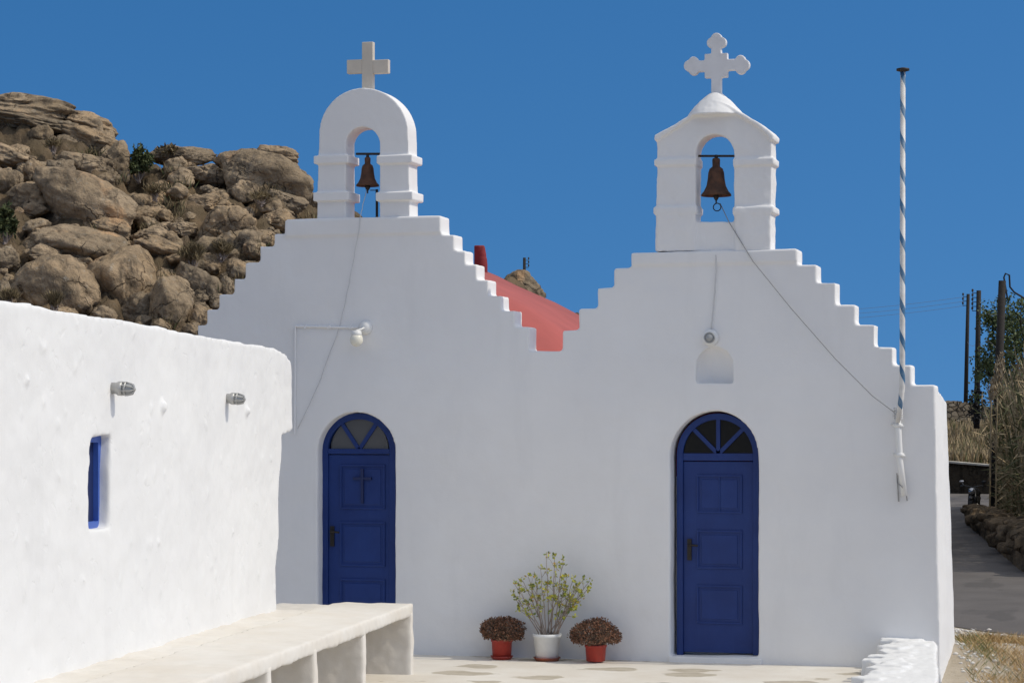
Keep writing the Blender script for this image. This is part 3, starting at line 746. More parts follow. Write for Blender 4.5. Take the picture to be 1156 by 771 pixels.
# ------------------------------------------------------------------ bench along the wall
E = G(466, 760, 0.0)
def wt(p): q = p - PW0; return q.dot(WT), q.dot(WN)
te, ne = wt(E)
zt = CAMZ - (681-HZ)/FPX*((E - CAM).dot(FW))      # bench top
pI = G(372, 684, zt-.03); ti, ni = wt(pI)
bench = empty('bench', E, 'long whitewashed masonry bench on thin piers in front of the rough wall', 'bench')
def tb(bm, t0, t1, n0, n1, z0, z1):
    vs = []
    for t, n, z in ((t0, n0, z0), (t1, n0, z0), (t1, n1, z0), (t0, n1, z0), (t0, n0, z1), (t1, n0, z1), (t1, n1, z1), (t0, n1, z1)):
        vs.append(bm.verts.new(w3((t, z), n)))
    for f in ((0, 3, 2, 1), (4, 5, 6, 7), (0, 1, 5, 4), (1, 2, 6, 5), (2, 3, 7, 6), (3, 0, 4, 7)): bm.faces.new([vs[i] for i in f])
bm = BM(); tb(bm, te-12, te+.02, ni+.02, ne, zt-.125, zt)
plaster('seat', bm, M['bench'], bench, .022, 3, .011, .45, .0006)
offs = [0, 2.13, 3.95, 5.4, 7.2, 9.0, 10.8]
for k, t in enumerate(offs):
    bm = BM(); tb(bm, te-t-.11, te-t+(.012 if k == 0 else 0), ni+.12, ne+.008, -.1, zt-.07)
    plaster('pier', bm, M['bench'], bench, .02, 2, .012, .3)
bm = BM(); tb(bm, te-12, te+.28, -.2, ni+.10, -.1, zt-.035)
plaster('ledge', bm, M['bench'], bench, .024, 4, .018, .4, .002)
bench['label'] = 'long whitewashed masonry bench on thin piers in front of the rough wall'

# ------------------------------------------------------------------ low rough ramp wall at the right corner
bm = BM()
zr = F(1030, 722).z
def gx(u, v): p = G(u, v, .12); return (p.x, p.y)
left = []
for i in range(15):
    s = i/14; u = 1001 - 40*s + (random.uniform(2, 9) if i % 2 else random.uniform(-9, -2)); v = 737 + (778-737)*s
    p = G(u, v, .15); left.append((p.x, -2.6*s + .02))
re_ = [P(1057.5, HZ, d_) for d_ in (23.3, 22.5, 21.5, 20.6)]
polyr = [(XC-.02, .02)] + left + [(left[-1][0], -3.2)] + [(q.x + random.uniform(-.01, .02), q.y) for q in re_[::-1]]
prism(bm, [polyr], (0, 0, 1), lambda p: Vector((p[0], p[1], -.65)))
bm.verts.ensure_lookup_table()
for v in bm.verts:
    if v.co.z > .1: v.co.z = zr*(1 - max(0, min(1, -v.co.y/3.2))*.62)
for i in range(26):
    s = random.random(); y = -2.7*s; x = random.uniform(0, 1)
    xl = float(np.interp(-y, [-l[1] for l in left], [l[0] for l in left])); xx = xl + (XC-xl)*x
    w = random.uniform(.12, .32); box(bm, (0, 0, 0), (w, random.uniform(.1, .22), .3), Matrix.Translation((min(xx, XC-.2), y, zr*(1+y/3.2*.62) - .14 + random.uniform(0, .016))) @ Matrix.Rotation(random.uniform(-.6, .6), 4, 'Z'))
tag(plaster('low_wall', bm, M['rubble_white'], None, .016, 3, .008, .2, .001), 'low crumbling whitewashed wall at the right corner of the chapel', 'wall')

# ------------------------------------------------------------------ potted plants
def pot(u, vb, vt, wtop, wbot, mat, y, name_lab, cat, saucer, group=None):
    c = F(u, vb, y); H = F(u, vt, y).z - F(u, vb, y).z; rt, rb = wtop/2/109, wbot/2/109
    p = empty('potted_plant', (c.x, y, 0.0), name_lab, cat, group)
    bm = BM(); z0 = .012
    lathe(bm, [(rb*.9, z0), (rb, z0+.006), (rt*.97, H*.86), (rt*1.03, H*.87), (rt*1.05, H), (rt*.97, H), (rt*.92, H*.8)], (c.x, y, 0), 28); build('pot', bm, M[mat], p, True)
    bm = BM(); lathe(bm, [(0, H*.8), (rt*.93, H*.82)], (c.x, y, 0), 20); build('soil', bm, M['soil'], p)
    if saucer:
        bm = BM(); lathe(bm, [(rb*1.0, .0), (rb*1.22, .035), (rb*1.26, .037), (rb*1.05, .014)], (c.x, y, 0), 26); build('saucer', bm, M[saucer], p, True)
    return p, Vector((c.x, y, H*.82)), rt
def mound(p, c, u0, u1, v0, v1, y, seed):
    random.seed(seed)
    rx = (u1-u0)/2/108; cx = F((u0+u1)/2, 700, y).x; zt_ = F(0, v0, y).z if False else F((u0+u1)/2, v0, y).z; zb = F((u0+u1)/2, v1, y).z
    cz = zb + (zt_-zb)*.42; rz = zt_ - cz
    bs = BM(); bf = BM()
    lumps = [(rdir(-.2, 1), random.uniform(.86, 1.08)) for _ in range(16)]
    for i in range(1500):
        d = rdir(-.55, 1.0); q = 1 + .22*noise.noise(d*1.9 + Vector((seed*7.3, 0, 0)))
        r = q * random.uniform(.78, 1.02)
        z = d.z*rz*r if d.z > 0 else d.z*(cz-zb)*1.1*r
        e = Vector((cx + d.x*rx*r, y + d.y*rx*.82*r, cz + z))
        if e.y > -.02: e.y = -.02 - random.random()*.03
        if i % 6 == 0:
            m_ = c.lerp(e, .5) + Vector((0, 0, .03)); tube(bs, [c + Vector((random.uniform(-.04, .04), random.uniform(-.04, .04), 0)), m_, e], .0025, 4, False)
        for k in range(4):
            leaf(bf, e + rdir()*.012, (d*.6 + rdir()*.9), rdir(), random.uniform(.012, .024), random.uniform(.010, .019), 0 if random.random() < .62 else 1)
    build('stems', bs, M['stem'], p); build('dried_flowers', bf, [M['dried'], M['dried_dark']], p)
p, c, rt = pot(566.5, 743, 720, 24, 21, 'pot_red', -.25, 'red pot of brown dried flowers left of the white pot', 'plant', 'pot_red', 'pots of dried flowers')
mound(p, c, 543, 592, 696.5, 726, -.25, 3)
p, c, rt = pot(672.5, 747, 727, 24, 21, 'pot_red', -.29, 'red pot of brown dried flowers right of the white pot', 'plant', None, 'pots of dried flowers')
mound(p, c, 644, 700, 699, 731, -.29, 5)
p, c, rt = pot(617.5, 744.5, 714, 31, 25, 'pot_white', -.26, 'white pot with a leggy yellow-green shrub between the two red pots', 'plant', 'pot_terra')
random.seed(11); bs = BM(); bf = BM()
tips = [(617, 624), (626, 627), (636, 631), (604, 652), (590, 655), (580, 658), (579, 668), (582, 676), (596, 650), (648, 652), (659, 653), (666, 655), (664, 664), (655, 672), (646, 678), (610, 640), (628, 640), (640, 650), (600, 664), (634, 660), (650, 662)]
for u, v in tips:
    yy = -.26 + random.uniform(-.16, .14); e = F(u, v, min(yy, -.04)); b0_ = c + Vector((random.uniform(-.07, .07) + (u-617)*.0012, random.uniform(-.05, .05), 0))
    mid = b0_.lerp(e, .5); mid.x = b0_.x + (e.x-b0_.x)*.40; pts = []
    for k in range(8):
        s = k/7; q = b0_*(1-s)**2 + mid*2*s*(1-s) + e*s*s; pts.append(q + Vector((random.uniform(-.008, .008), random.uniform(-.008, .008), 0))*(0 < k < 7))
    tube(bs, pts, [.007*(1-.65*k/7) for k in range(8)], 5, False)
    ends = [(pts[-1], pts[-1]-pts[-2])]
    for k in range(3, 7):
        for _ in range(2):
            if random.random() < .64:
                d = ((pts[k]-pts[k-1]).normalized() + rdir()*.75).normalized(); L_ = random.uniform(.06, .13); tube(bs, [pts[k], pts[k] + d*L_*.5 + Vector((0, 0, .008)), pts[k] + d*L_], .0022, 4, False); ends.append((pts[k] + d*L_, d))
    for q, d in ends:
        if q.y > -.01: continue
        for k in range(random.randint(5, 9)):
            leaf(bf, q + rdir()*.016, d.normalized()*.5 + rdir()*.8, rdir(), random.uniform(.026, .046), random.uniform(.018, .028), random.choices((0, 1, 2), (6, 3, .7))[0])
build('stems', bs, M['stem'], p); build('leaves', bf, [M['leaf_yellow'], M['leaf_green'], M['leaf_orange']], p)

# ------------------------------------------------------------------ the rocky hill
SIL = [(-900, 110), (-450, 85), (-150, 95), (0, 112), (40, 118), (75, 133), (110, 143), (132, 165), (145, 194), (165, 178), (200, 172), (235, 187), (262, 184), (300, 180), (325, 196), (345, 220), (360, 226), (420, 255), (500, 290), (552, 312), (600, 333), (650, 362), (750, 410), (900, 450), (1010, 470)]
def hill_z(u, d):
    vt = float(np.interp(u, [s[0] for s in SIL], [s[1] for s in SIL])); dt = 60 - .006*max(0, u)
    zt_ = CAMZ + (HZ-vt)/FPX*dt; s = (d-40)/(dt-40)
    if s <= 1: s = max(s, 0); k = s*1.08 - .08*s**3; return .0 + (zt_-0)*min(k, 1)
    return zt_ * max(.0, 1 - .55*((d-dt)/26)**2)
def rubble(p):
    q = p + Vector((noise.noise(p*.8), noise.noise(p*.8 + Vector((9, 0, 0))), 0))*.5; q.z = 0
    a = noise.voronoi(q*.75)[0]; b = noise.voronoi(q*2.0 + Vector((5, 5, 0)))[0]
    h = .75*min(.5, a[1]-a[0])**.5 - .3 + .30*min(.5, b[1]-b[0])**.5 - .12
    return h + .18*noise.fractal(p*1.5, .6, 2, 4) - .15
bm = BM(); us = np.arange(-900, 1011, 4.0); dd = np.concatenate([np.arange(39.5, 64, .2), np.arange(64, 90, 1.5)]); grid = []
for d in dd:
    row = []
    for u in us:
        p = P(u, HZ, d); z = hill_z(u, d) + rubble(p) * (1 if d > 40.5 else 0)
        row.append(bm.verts.new((p.x, p.y, z - (.7 if d < 40.2 else 0))))
    grid.append(row)
for i in range(len(grid)-1):
    for k in range(len(us)-1): bm.faces.new((grid[i][k], grid[i][k+1], grid[i+1][k+1], grid[i+1][k]))
tag(build('hill', bm, M['hill'], None, True), kind='structure')
def on_hill(u, v):
    d = 41.0
    while d < 62:
        if CAMZ + (HZ-v)/FPX*d <= hill_z(u, d): return d
        d += .1
    return 60.0
def rock_mesh(seed, sub, rough=.11, planes=11, flat=0, soft=9):
    rnd = random.Random(seed); bm = BM(); bmesh.ops.create_icosphere(bm, subdivisions=sub, radius=1)
    pl = []
    for _ in range(planes):
        z = rnd.uniform(-1, 1); a = rnd.uniform(0, 2*math.pi); q = math.sqrt(1-z*z); pl.append((Vector((q*math.cos(a), q*math.sin(a), z)), rnd.uniform(.62, .98)))
    off = Vector((rnd.uniform(0, 99), rnd.uniform(0, 99), rnd.uniform(0, 99)))
    for v in bm.verts:
        n = v.co.normalized(); s = sum((max(0, n.dot(p))/h)**soft for p, h in pl) + .9**soft*.3
        r = s**(-1/soft)
        q = n + off
        r *= 1 + rough*noise.fractal(q*1.4, .7, 2, 3) + rough*.55*noise.fractal(q*4.2, .65, 2, 4)
        rd = 1 - abs(noise.noise(q*2.3)); r -= .07*max(0, rd-.88)/.12*rough/.11
        if flat: r += flat*math.sin(n.z*13 + 3*noise.noise(q*1.2))*.05
        v.co = n*r
    me = bpy.data.meshes.new('boulder'); bm.to_mesh(me); bm.free()
    for p in me.polygons: p.use_smooth = True
    me.materials.append(M['rock']); return me
def put_rock(me, u, v, ru, rv, label, group, back=.0, tilt=0, dep=None, ry=0, kd=None):
    d = on_hill(u, v) if kd is None else kd; d += back
    s = d/FPX; p = P(u, v, d)
    o = bpy.data.objects.new('boulder', me); COL.objects.link(o); o.location = p
    dep = dep or (ru+rv)/2
    o.scale = (ru*s*1.2, dep*s*1.2, rv*s*1.2); o.rotation_euler = (0, R(tilt), TH)
    if ry:
        pass
    return tag(o, label, 'rock', group)
BO = [ # u, v, ru, rv, tilt(deg clockwise), layered, label
 (16, 123, 54, 14, 7, 1, 'long layered rock ledge at the very top left of the hill'),
 (34, 141, 46, 9, 8, 1, 'thin dark rock slab just under the top ledge'),
 (90, 141, 29, 12, 14, 1, 'overhanging flat slab at the end of the top ledge'),
 (106, 160, 30, 15, 12, 0, 'orange-faced block under the overhanging slab'),
 (131, 187, 19, 20, 35, 0, 'cracked orange slab leaning at the edge of the skyline notch'),
 (100, 186, 24, 13, 10, 0, 'flat brown rock with a dark hollow left of the cracked orange slab'),
 (69, 194, 15, 15, 0, 0, 'smooth round boulder perched in the upper left'),
 (40, 199, 13, 14, 0, 0, 'small knobbly boulder with a hollow beside the smooth round one'),
 (12, 178, 25, 14, 10, 0, 'rounded rock at the left edge below the dark slab'),
 (4, 211, 17, 19, 0, 0, 'egg-shaped boulder at the left edge above the green bush'),
 (98, 232, 50, 26, 22, 0, 'broad smooth slab sloping down to the right in mid hill'),
 (75, 237, 20, 20, 0, 0, 'squarish reddish boulder resting on the smooth slabs'),
 (45, 225, 25, 14, 4, 0, 'pale grey rock above the dark cave hollow'),
 (78, 280, 52, 24, 6, 0, 'wide smooth whaleback rock above the lower left boulder'),
 (133, 322, 46, 50, 0, 0, 'huge rounded boulder with a dark cleft above the rough wall'),
 (156, 350, 22, 20, 0, 0, 'orange broken face at the foot of the huge boulder'),
 (46, 328, 40, 30, 10, 0, 'big split boulder at the lower left above the wall'),
 (192, 345, 25, 35, 8, 0, 'dark grey-brown boulder right of the huge rounded one'),
 (223, 327, 20, 29, -28, 0, 'tall leaning boulder near the foot of the stepped gable'),
 (138, 252, 11, 15, 0, 0, 'narrow upright block in the middle of the hill'),
 (165, 247, 19, 13, 5, 0, 'blocky rock right of the narrow upright block'),
 (167, 268, 18, 10, 0, 0, 'dark low rock under the blocky one'),
 (203, 259, 19, 9, 4, 0, 'flat orange-topped slab in the middle of the hill'),
 (255, 262, 25, 19, 0, 0, 'large grey cubic block near the stepped gable'),
 (229, 198, 25, 12, 4, 0, 'low wide rock right of the dark green bush'),
 (288, 203, 44, 26, 15, 0, 'great rounded dome on the right skyline of the hill'),
 (308, 181, 27, 11, 6, 1, 'dark layered cap rock on the right skyline'),
 (270, 186, 24, 12, -6, 0, 'brown rock behind the left end of the right skyline'),
 (272, 219, 15, 15, 20, 0, 'pointed grey rock under the great rounded dome'),
 (200, 178, 30, 12, 3, 0, 'tawny rock on the skyline right of the dark green bush'),
 (313, 249, 18, 13, 0, 0, 'rock touching the top of the stepped gable'),
 (347, 230, 18, 15, 12, 0, 'brown rock beside the round-topped belfry'),
 (322, 226, 18, 10, 12, 0, 'flat ledge below the great rounded dome'),
 (287, 286, 12, 11, 0, 0, 'angular dark block beside the upper gable steps'),
 (267, 307, 14, 12, 0, 0, 'brown cubic rock beside the middle gable steps'),
 (257, 327, 9, 14, 0, 0, 'dark upright rock beside the lower gable steps'),
 (8, 294, 14, 15, 0, 0, 'grey rock at the left edge under the green bush'),
 (44, 288, 17, 11, 0, 0, 'knobbly low rock between the left edge and the whaleback'),
 (188, 284, 32, 12, 22, 0, 'smooth ramp of rock falling to the right in mid hill'),
 (235, 300, 15, 13, 10, 0, 'brown rock above the tall leaning boulder'),
 (3, 345, 14, 22, 0, 0, 'rock at the left edge just above the wall'),
 (120, 262, 24, 14, 18, 0, 'sloping pink-brown face left of the narrow upright block'),
 (232, 232, 16, 9, -5, 0, 'small tan block above the grey cubic block'),
 (298, 270, 11, 10, 0, 0, 'small brown block beside the topmost gable steps'),
 (230, 362, 13, 14, 0, 0, 'low brown rock where the wall meets the gable foot'),
]
for i, (u, v, ru, rv, tl, lay, lab) in enumerate(BO):
    me = rock_mesh(100+i, 5, .085 if ru*rv > 500 else .13, 7 + i % 5 if ru*rv > 500 else 10 + i % 4, lay*.8, 6 if ru*rv > 900 else (9 if i % 2 else 15))
    put_rock(me, u, v, ru, rv, lab, 'boulders on the rocky hill', -.04*max(ru, rv)*50/FPX, tl)
o = put_rock(rock_mesh(77, 5, .12, 11), 578, 333, 28, 21, 'brown boulder peeking over the red roof between the gables', 'boulders on the rocky hill', 0, 12, kd=58)
small = [rock_mesh(500+k, 4, .15, 10, 0, 18) for k in range(10)]
random.seed(21); cnt = 0
while cnt < 245:
    u = random.uniform(-20, 362); v = random.uniform(110, 378)
    if v < np.interp(u, [s[0] for s in SIL], [s[1] for s in SIL]) + 6: continue
    if v > 345 + .17*u: continue
    if u > 225 and v > 372 - (u-225)*1.25 + 4: continue
    # rubble gathers right of the big boulders
    if u < 175 and random.random() < .12: continue
    s = random.choice((4, 5, 6.5, 8, 9, 11, 13)) * (1.0 if u > 150 else .9)
    o = put_rock(random.choice(small), u, v, s*random.uniform(.9, 1.5), s*random.uniform(.65, 1.05), 'small broken brown rock in the rubble between the big boulders', 'rubble on the rocky hill', .05, random.uniform(-25, 25))
    o.rotation_euler.z += random.uniform(0, 6); cnt += 1

def bush(u, v, ru, rv, label, mat, n=900, name='shrub', L=.13, back=0, upward=.3, kd=None, bl=False):
    d = (on_hill(u, min(v+rv*.6, 380)) if kd is None else kd) - .6 + back; s = d/FPX; c = P(u, v, d)
    root = empty(name, P(u, v+rv, d), label, 'shrub')
    bf = BM(); bs = BM(); cl = [(rdir(-.4, 1)*random.uniform(.2, .75), random.uniform(.25, .5)) for _ in range(14)]
    b = P(u, v+rv, d)
    for q, r in cl:
        e = c + RT*q.x*ru*s + FW*q.y*ru*s + Vector((0, 0, q.z*rv*s)); tube(bs, [b + rdir()*.05, b.lerp(e, .5) + rdir()*.06, e], [.02, .014, .006], 4, False)
    for i in range(n):
        q, r = random.choice(cl); w = q + rdir()*r*random.uniform(.5, 1)
        e = c + RT*w.x*ru*s + FW*w.y*ru*s + Vector((0, 0, w.z*rv*s))
        leaf(bf, e, rdir() + Vector((0, 0, upward)), rdir(), L*random.uniform(.6, 1.3), L*(.12 if bl else .5)*random.uniform(.7, 1.2))
    build('branches', bs, M['stem'], root); build('foliage', bf, M[mat], root)
random.seed(29); bf = BM()
for i in range(75):                            # dry scrub growing in the gaps of the slope
    u = random.uniform(-30, 360); v = random.uniform(125, 375); d = on_hill(u, v) - .1
    if v < np.interp(u, [q[0] for q in SIL], [q[1] for q in SIL]) + 5: continue
    if u < 180 and v > 285: continue
    c = P(u, v, d)
    for k in range(45):
        e = c + Vector((random.gauss(0, .16), random.gauss(0, .16), random.gauss(-.1, .06)))
        leaf(bf, e, rdir(.1, 1) + Vector((0, 0, .7)), rdir(), random.uniform(.12, .34), .022, 0 if random.random() < .75 else 1)
tag(build('scrub', bf, [M['shrub_dry'], M['shrub']]), 'dry scrub growing in the gaps between the rocks of the slope', 'scrub', kind='stuff')
random.seed(31)
bush(6, 252, 13, 24, 'green leafy bush among the rocks at the left edge', 'shrub', 1300, L=.14)
bush(157, 186, 17, 20, 'dark green bush filling the notch of the skyline', 'shrub', 1700, L=.11)
bush(190, 172, 14, 8, 'tawny dry bush on the skyline right of the dark green one', 'shrub_dry', 700, L=.12)
bush(218, 291, 17, 13, 'tuft of dry brown scrub in mid slope', 'shrub_dry', 900, L=.22, upward=1.2, bl=True)
bush(62, 345, 9, 10, 'dry grass tuft at the foot of the split boulder', 'shrub_dry', 350, L=.22, upward=1.6, bl=True)
bush(10, 338, 12, 6, 'dry tuft at the lower left edge just above the wall', 'shrub_dry', 350, L=.2, upward=1.4, bl=True)
bush(250, 285, 12, 9, 'low dry scrub under the grey cubic block', 'shrub_dry', 500, L=.2, upward=1.1, bl=True)
bush(175, 218, 11, 9, 'dry scrub below the dark green bush', 'shrub_dry', 450, L=.16, upward=.8, bl=True)
bush(60, 165, 9, 8, 'grey dry tuft under the overhanging slab', 'shrub_dry', 350, L=.16, upward=1, bl=True)
bush(295, 225, 18, 7, 'dry scrub below the great rounded dome', 'shrub_dry', 450, L=.15, upward=.9, bl=True)

# ------------------------------------------------------------------ beyond the chapel on the right: bank, walls, poles
bm = BM(); rows = []
for d in np.arange(101.0, 135, 1.0):
    z = float(np.interp(d, [101, 115, 120, 135], [.8, 2.35, 3.2, 2.0])); rows.append([])
    for u in np.arange(880, 1500, 6.0):
        p = P(u, HZ, d); rows[-1].append(bm.verts.new((p.x, p.y, z + .12*noise.fractal(p*.8, .7, 2, 3))))
for i in range(len(rows)-1):
    for k in range(len(rows[0])-1): bm.faces.new((rows[i][k], rows[i][k+1], rows[i+1][k+1], rows[i+1][k]))
tag(build('terrain', bm, M['bank'], None, True), kind='structure')
def wall_line(bm, pts, th, z0, zt_, jag=0, n=40):
    """a wall along plan points; zt_ gives its top per point"""
    A = []
    for i in range(n+1):
        s = i/n*(len(pts)-1); k = min(int(s), len(pts)-2); f = s-k; p = pts[k].lerp(pts[k+1], f); t = (pts[k+1]-pts[k]).normalized(); nn = Vector((-t.y, t.x, 0))
        z = zt_[k]*(1-f) + zt_[k+1]*f + random.uniform(-jag, jag); zz = z0[k]*(1-f) + z0[k+1]*f
        A.append([bm.verts.new((q.x, q.y, h)) for q, h in ((p-nn*th/2, zz), (p-nn*th/2, z), (p+nn*th/2, z), (p+nn*th/2, zz))])
    for i in range(n):
        for k in range(4): bm.faces.new((A[i][k], A[i+1][k], A[i+1][(k+1) % 4], A[i][(k+1) % 4]))
    bm.faces.new(A[0][::-1]); bm.faces.new(A[-1])
def pl(u, d): p = P(u, HZ, d); return Vector((p.x, p.y, 0))
bm = BM(); wall_line(bm, [pl(950, 102), pl(1072, 100.5), pl(1117, 99.5), pl(1300, 97)], .5, [-.6]*4, [1.12, .98, .86, .7])
rw = tag(build('retaining_wall', bm, M['darkstone']), 'dark retaining wall at the far bend of the road', 'wall')
bm = BM(); wall_line(bm, [pl(950, 101.9), pl(1072, 100.4), pl(1117, 99.4), pl(1300, 96.9)], .62, [1.122, .982, .862, .702], [1.21, 1.06, .93, .76])
build('coping', bm, M['pale_cap'], rw)
bm = BM(); wall_line(bm, [pl(900, 117), pl(1070, 116), pl(1110, 116), pl(1300, 114)], .8, [1.5]*4, [3.85, 3.82, 3.55, 3.3], .07, 120)
tag(build('stone_wall', bm, M['drystone']), 'dry stone wall on the crest behind the dry grass bank', 'wall')
bm = BM(); random.seed(41)
for i in range(9000):
    d = random.uniform(101.2, 115.5); u = random.uniform(1040, 1230); p = P(u, HZ, d); z = float(np.interp(d, [101, 115], [.8, 2.35]))
    h = random.uniform(.3, .85); leaf(bm, Vector((p.x, p.y, z-.05)), rdir(0, .5)*.35 + Vector((0, 0, 1)), rdir(), h, .07, 0 if random.random() < .8 else 1)
tag(build('dry_grass', bm, [M['reed_dry'], M['reed_green']]), 'tall dry grass covering the bank', 'grass', kind='stuff')

# low stone wall along the road
pA, dA = GR(1091, 590); pB, dB = GR(1156, 647); pC = plan(10.4, 34); 
pts = [Vector((q.x, q.y, 0)) for q in (pA + RT*.35, pB + RT*.35, pC)]
bm = BM(); zg = [road_z(dA)-.2, road_z(dB)-.2, road_z(34)-.2]; zt2 = [road_z(dA)+.42, road_z(dB)+.62, road_z(34)+.65]
wall_line(bm, pts, .7, zg, zt2, 0, 60)
random.seed(51)
for i in range(170):
    s = random.random()*1.6; k = min(int(s), 1); f = s-k; p = pts[k].lerp(pts[k+1], f); z = zt2[k]*(1-f)+zt2[k+1]*f
    m_ = Matrix.Translation(p + RT*random.uniform(-.4, .4) + Vector((0, 0, z - random.choice((0, 0, .15, .3)) ))) @ Matrix.Rotation(random.uniform(0, 6), 4, 'Z') @ Matrix.Diagonal((random.uniform(.15, .34), random.uniform(.13, .28), random.uniform(.08, .16), 1))
    box(bm, (0, 0, 0), (1.7, 1.7, 1.7), m_ @ Matrix.Rotation(random.uniform(-.3, .3), 4, 'X'))
tag(plaster('stone_wall', bm, M['fieldstone'], None, .04, 2, .03, .25), 'low stone wall along the right of the road below the reeds', 'wall')

# reeds
random.seed(61); bm = BM()
def reed_base():
    while True:
        d = random.uniform(40, 82); r = float(np.interp(d, [34, dB, dA, 82], [10.9, (1156-CX)/FPX*dB+.75, (1091-CX)/FPX*dA+1.15, 16.9])) + random.random()**2*5.0
        return plan(r, d, road_z(d)), d
for i in range(2600):
    b, d = reed_base(); h = random.uniform(2.4, 4.3) * (.9 if d < 50 else 1.0); lean = rdir(-.2, .2)*random.uniform(.1, .7)
    pts = [b, b + lean*.25 + Vector((0, 0, h*.45)), b + lean*.6 + Vector((0, 0, h*.8)), b + lean + Vector((0, 0, h))]
    m0 = len(bm.faces); tube(bm, pts, [.03, .027, .02, .008], 3, False)
    mi = 0 if random.random() < .7 else 1
    bm.faces.ensure_lookup_table()
    for f in bm.faces[m0:]: f.material_index = mi
    for k in range(13):
        s = random.uniform(.06, 1); q = b + lean*s*s + Vector((0, 0, h*s)); a = rdir(-.1, .1); L_ = random.uniform(.3, .65)
        e1 = q + a*L_*.5 + Vector((0, 0, L_*.25)); leaf(bm, q, a*.4 + Vector((0, 0, random.uniform(1.3, -.6))), rdir(), L_, .04, 1 if random.random() < .42 else 0)
tag(build('reeds', bm, [M['reed_dry'], M['reed_green']]), 'thicket of tall dry and olive reeds along the road', 'reeds', kind='stuff')
for k, (u, v, h) in enumerate(((1128, 410, 24), (1146, 424, 20), (1121, 436, 16))):
    d = 60; bm = BM(); a = P(u-2, v+h, d); b = P(u+3, v-8, d)
    for i in range(420):
        s = random.random(); q = a.lerp(b, s); rr = .16*math.sin(math.pi*min(1, s*.9+.1))
        leaf(bm, q + rdir()*rr*random.random(), Vector((.1, 0, 1)) + rdir()*.5, rdir(), .14, .03)
    root = empty('reed_plume', P(u-2, v+h, d), ('tallest pale feathery reed plume in front of the dark pole', 'pale reed plume right of the dark pole', 'short pale reed plume left of the dark pole')[k], 'reed')
    build('plume', bm, M['plume'], root)
    bm = BM(); g = P(u-4, v+h, d); tube(bm, [Vector((g.x, g.y, road_z(d))), P(u-3, v+h+60, d), a, b], [.025, .022, .015, .006], 5, False); build('stem', bm, M['reed_dry'], root)

# poles
def upole(u0, v0, u1, v1, d, r, lab, ins=(), zb=None, side=-1):
    b = P(u1, v1, d); t = P(u0, v0, d)
    if zb is not None: b = b + (b-t)*((b.z-zb)/(t.z-b.z))
    root = empty('utility_pole', b, lab, 'pole')
    bm = BM(); tube(bm, [b - Vector((0, 0, .4)), b.lerp(t, .5), t], [r*1.15, r, r*.85], 12); build('pole', bm, M['pole_wood'], root, True)
    for v in ins:
        s = (v-v0)/(v1-v0); q = P(u0+(u1-u0)*s, v, d); bm = BM(); e = q + RT*side*(r+.16)
        tube(bm, [q, e, e + Vector((0, 0, .1))], .02, 6); lathe(bm, [(.03, .06), (.055, .09), (.04, .12), (.055, .15), (.03, .19), (0, .2)], e, 10); build('insulator', bm, M['iron'], root)
    return root, t, b
pA_, tA, _ = upole(1105, 328, 1102.5, 474, 109, .125, 'thick dark utility pole standing on the bank, middle of the three', (331, 336, 341, 346, 351))
bm = BM(); q = P(1102.6, 470, 108.7)
for i in range(420):
    w = rdir(); leaf(bm, q + Vector((w.x*.3, w.y*.3, .5 + w.z*.75)), rdir(), rdir(), .16, .1)
build('creeper', bm, M['tyre'], pA_)
upole(1093, 332, 1090, 456, 122, .10, 'thinner utility pole farthest left behind the stone wall', (335, 340, 345), None)
pC_, tC, _ = upole(1131.5, 317, 1127, 440, 74, .135, 'near dark utility pole rising out of the reeds', (), road_z(74))
bm = BM(); xx = P(1131.5, 315, 74); tube(bm, [xx - Vector((0, 0, .6)) + RT*.16, xx + RT*.05 + Vector((0, 0, .05)), xx + RT*.1 + Vector((0, 0, .17)), xx + RT*.22 + Vector((0, 0, .12)), xx + RT*.24 + Vector((0, 0, -.25)), P(1145, 330, 74), P(1160, 339, 74.5), P(1220, 358, 76)], .03, 6)
build('service_cable', bm, M['tyre'], pC_)
upole(592, 291, 592, 312, 150, .11, 'small far utility pole behind the boulder over the red roof', (294, 298, 302), 4, 1)
def wire(a, b, sag, lab, r=.007):
    bm = BM(); pts = []
    for i in range(25):
        s = i/24; p = a.lerp(b, s); pts.append(p - Vector((0, 0, sag*4*s*(1-s))))
    tube(bm, pts, r, 4, False); tag(build('power_line', bm, M['rope']), lab, 'wire', 'power lines')
for k, v in enumerate((335, 340, 345)): wire(P(1090.3, v, 122), P(780, v+14, 170), .5, 'thin power line running left from the farthest pole across the sky')
wire(P(1106, 340, 109), P(1129, 353, 74), .3, 'power line sagging between the middle pole and the near pole')
wire(P(1104, 396, 109), P(1126, 395, 74), -.35, 'low drooping cable between the middle pole and the near pole')
wire(P(1092, 386, 122), P(1102.5, 388, 109), .15, 'short cable linking the farthest pole to the middle pole')

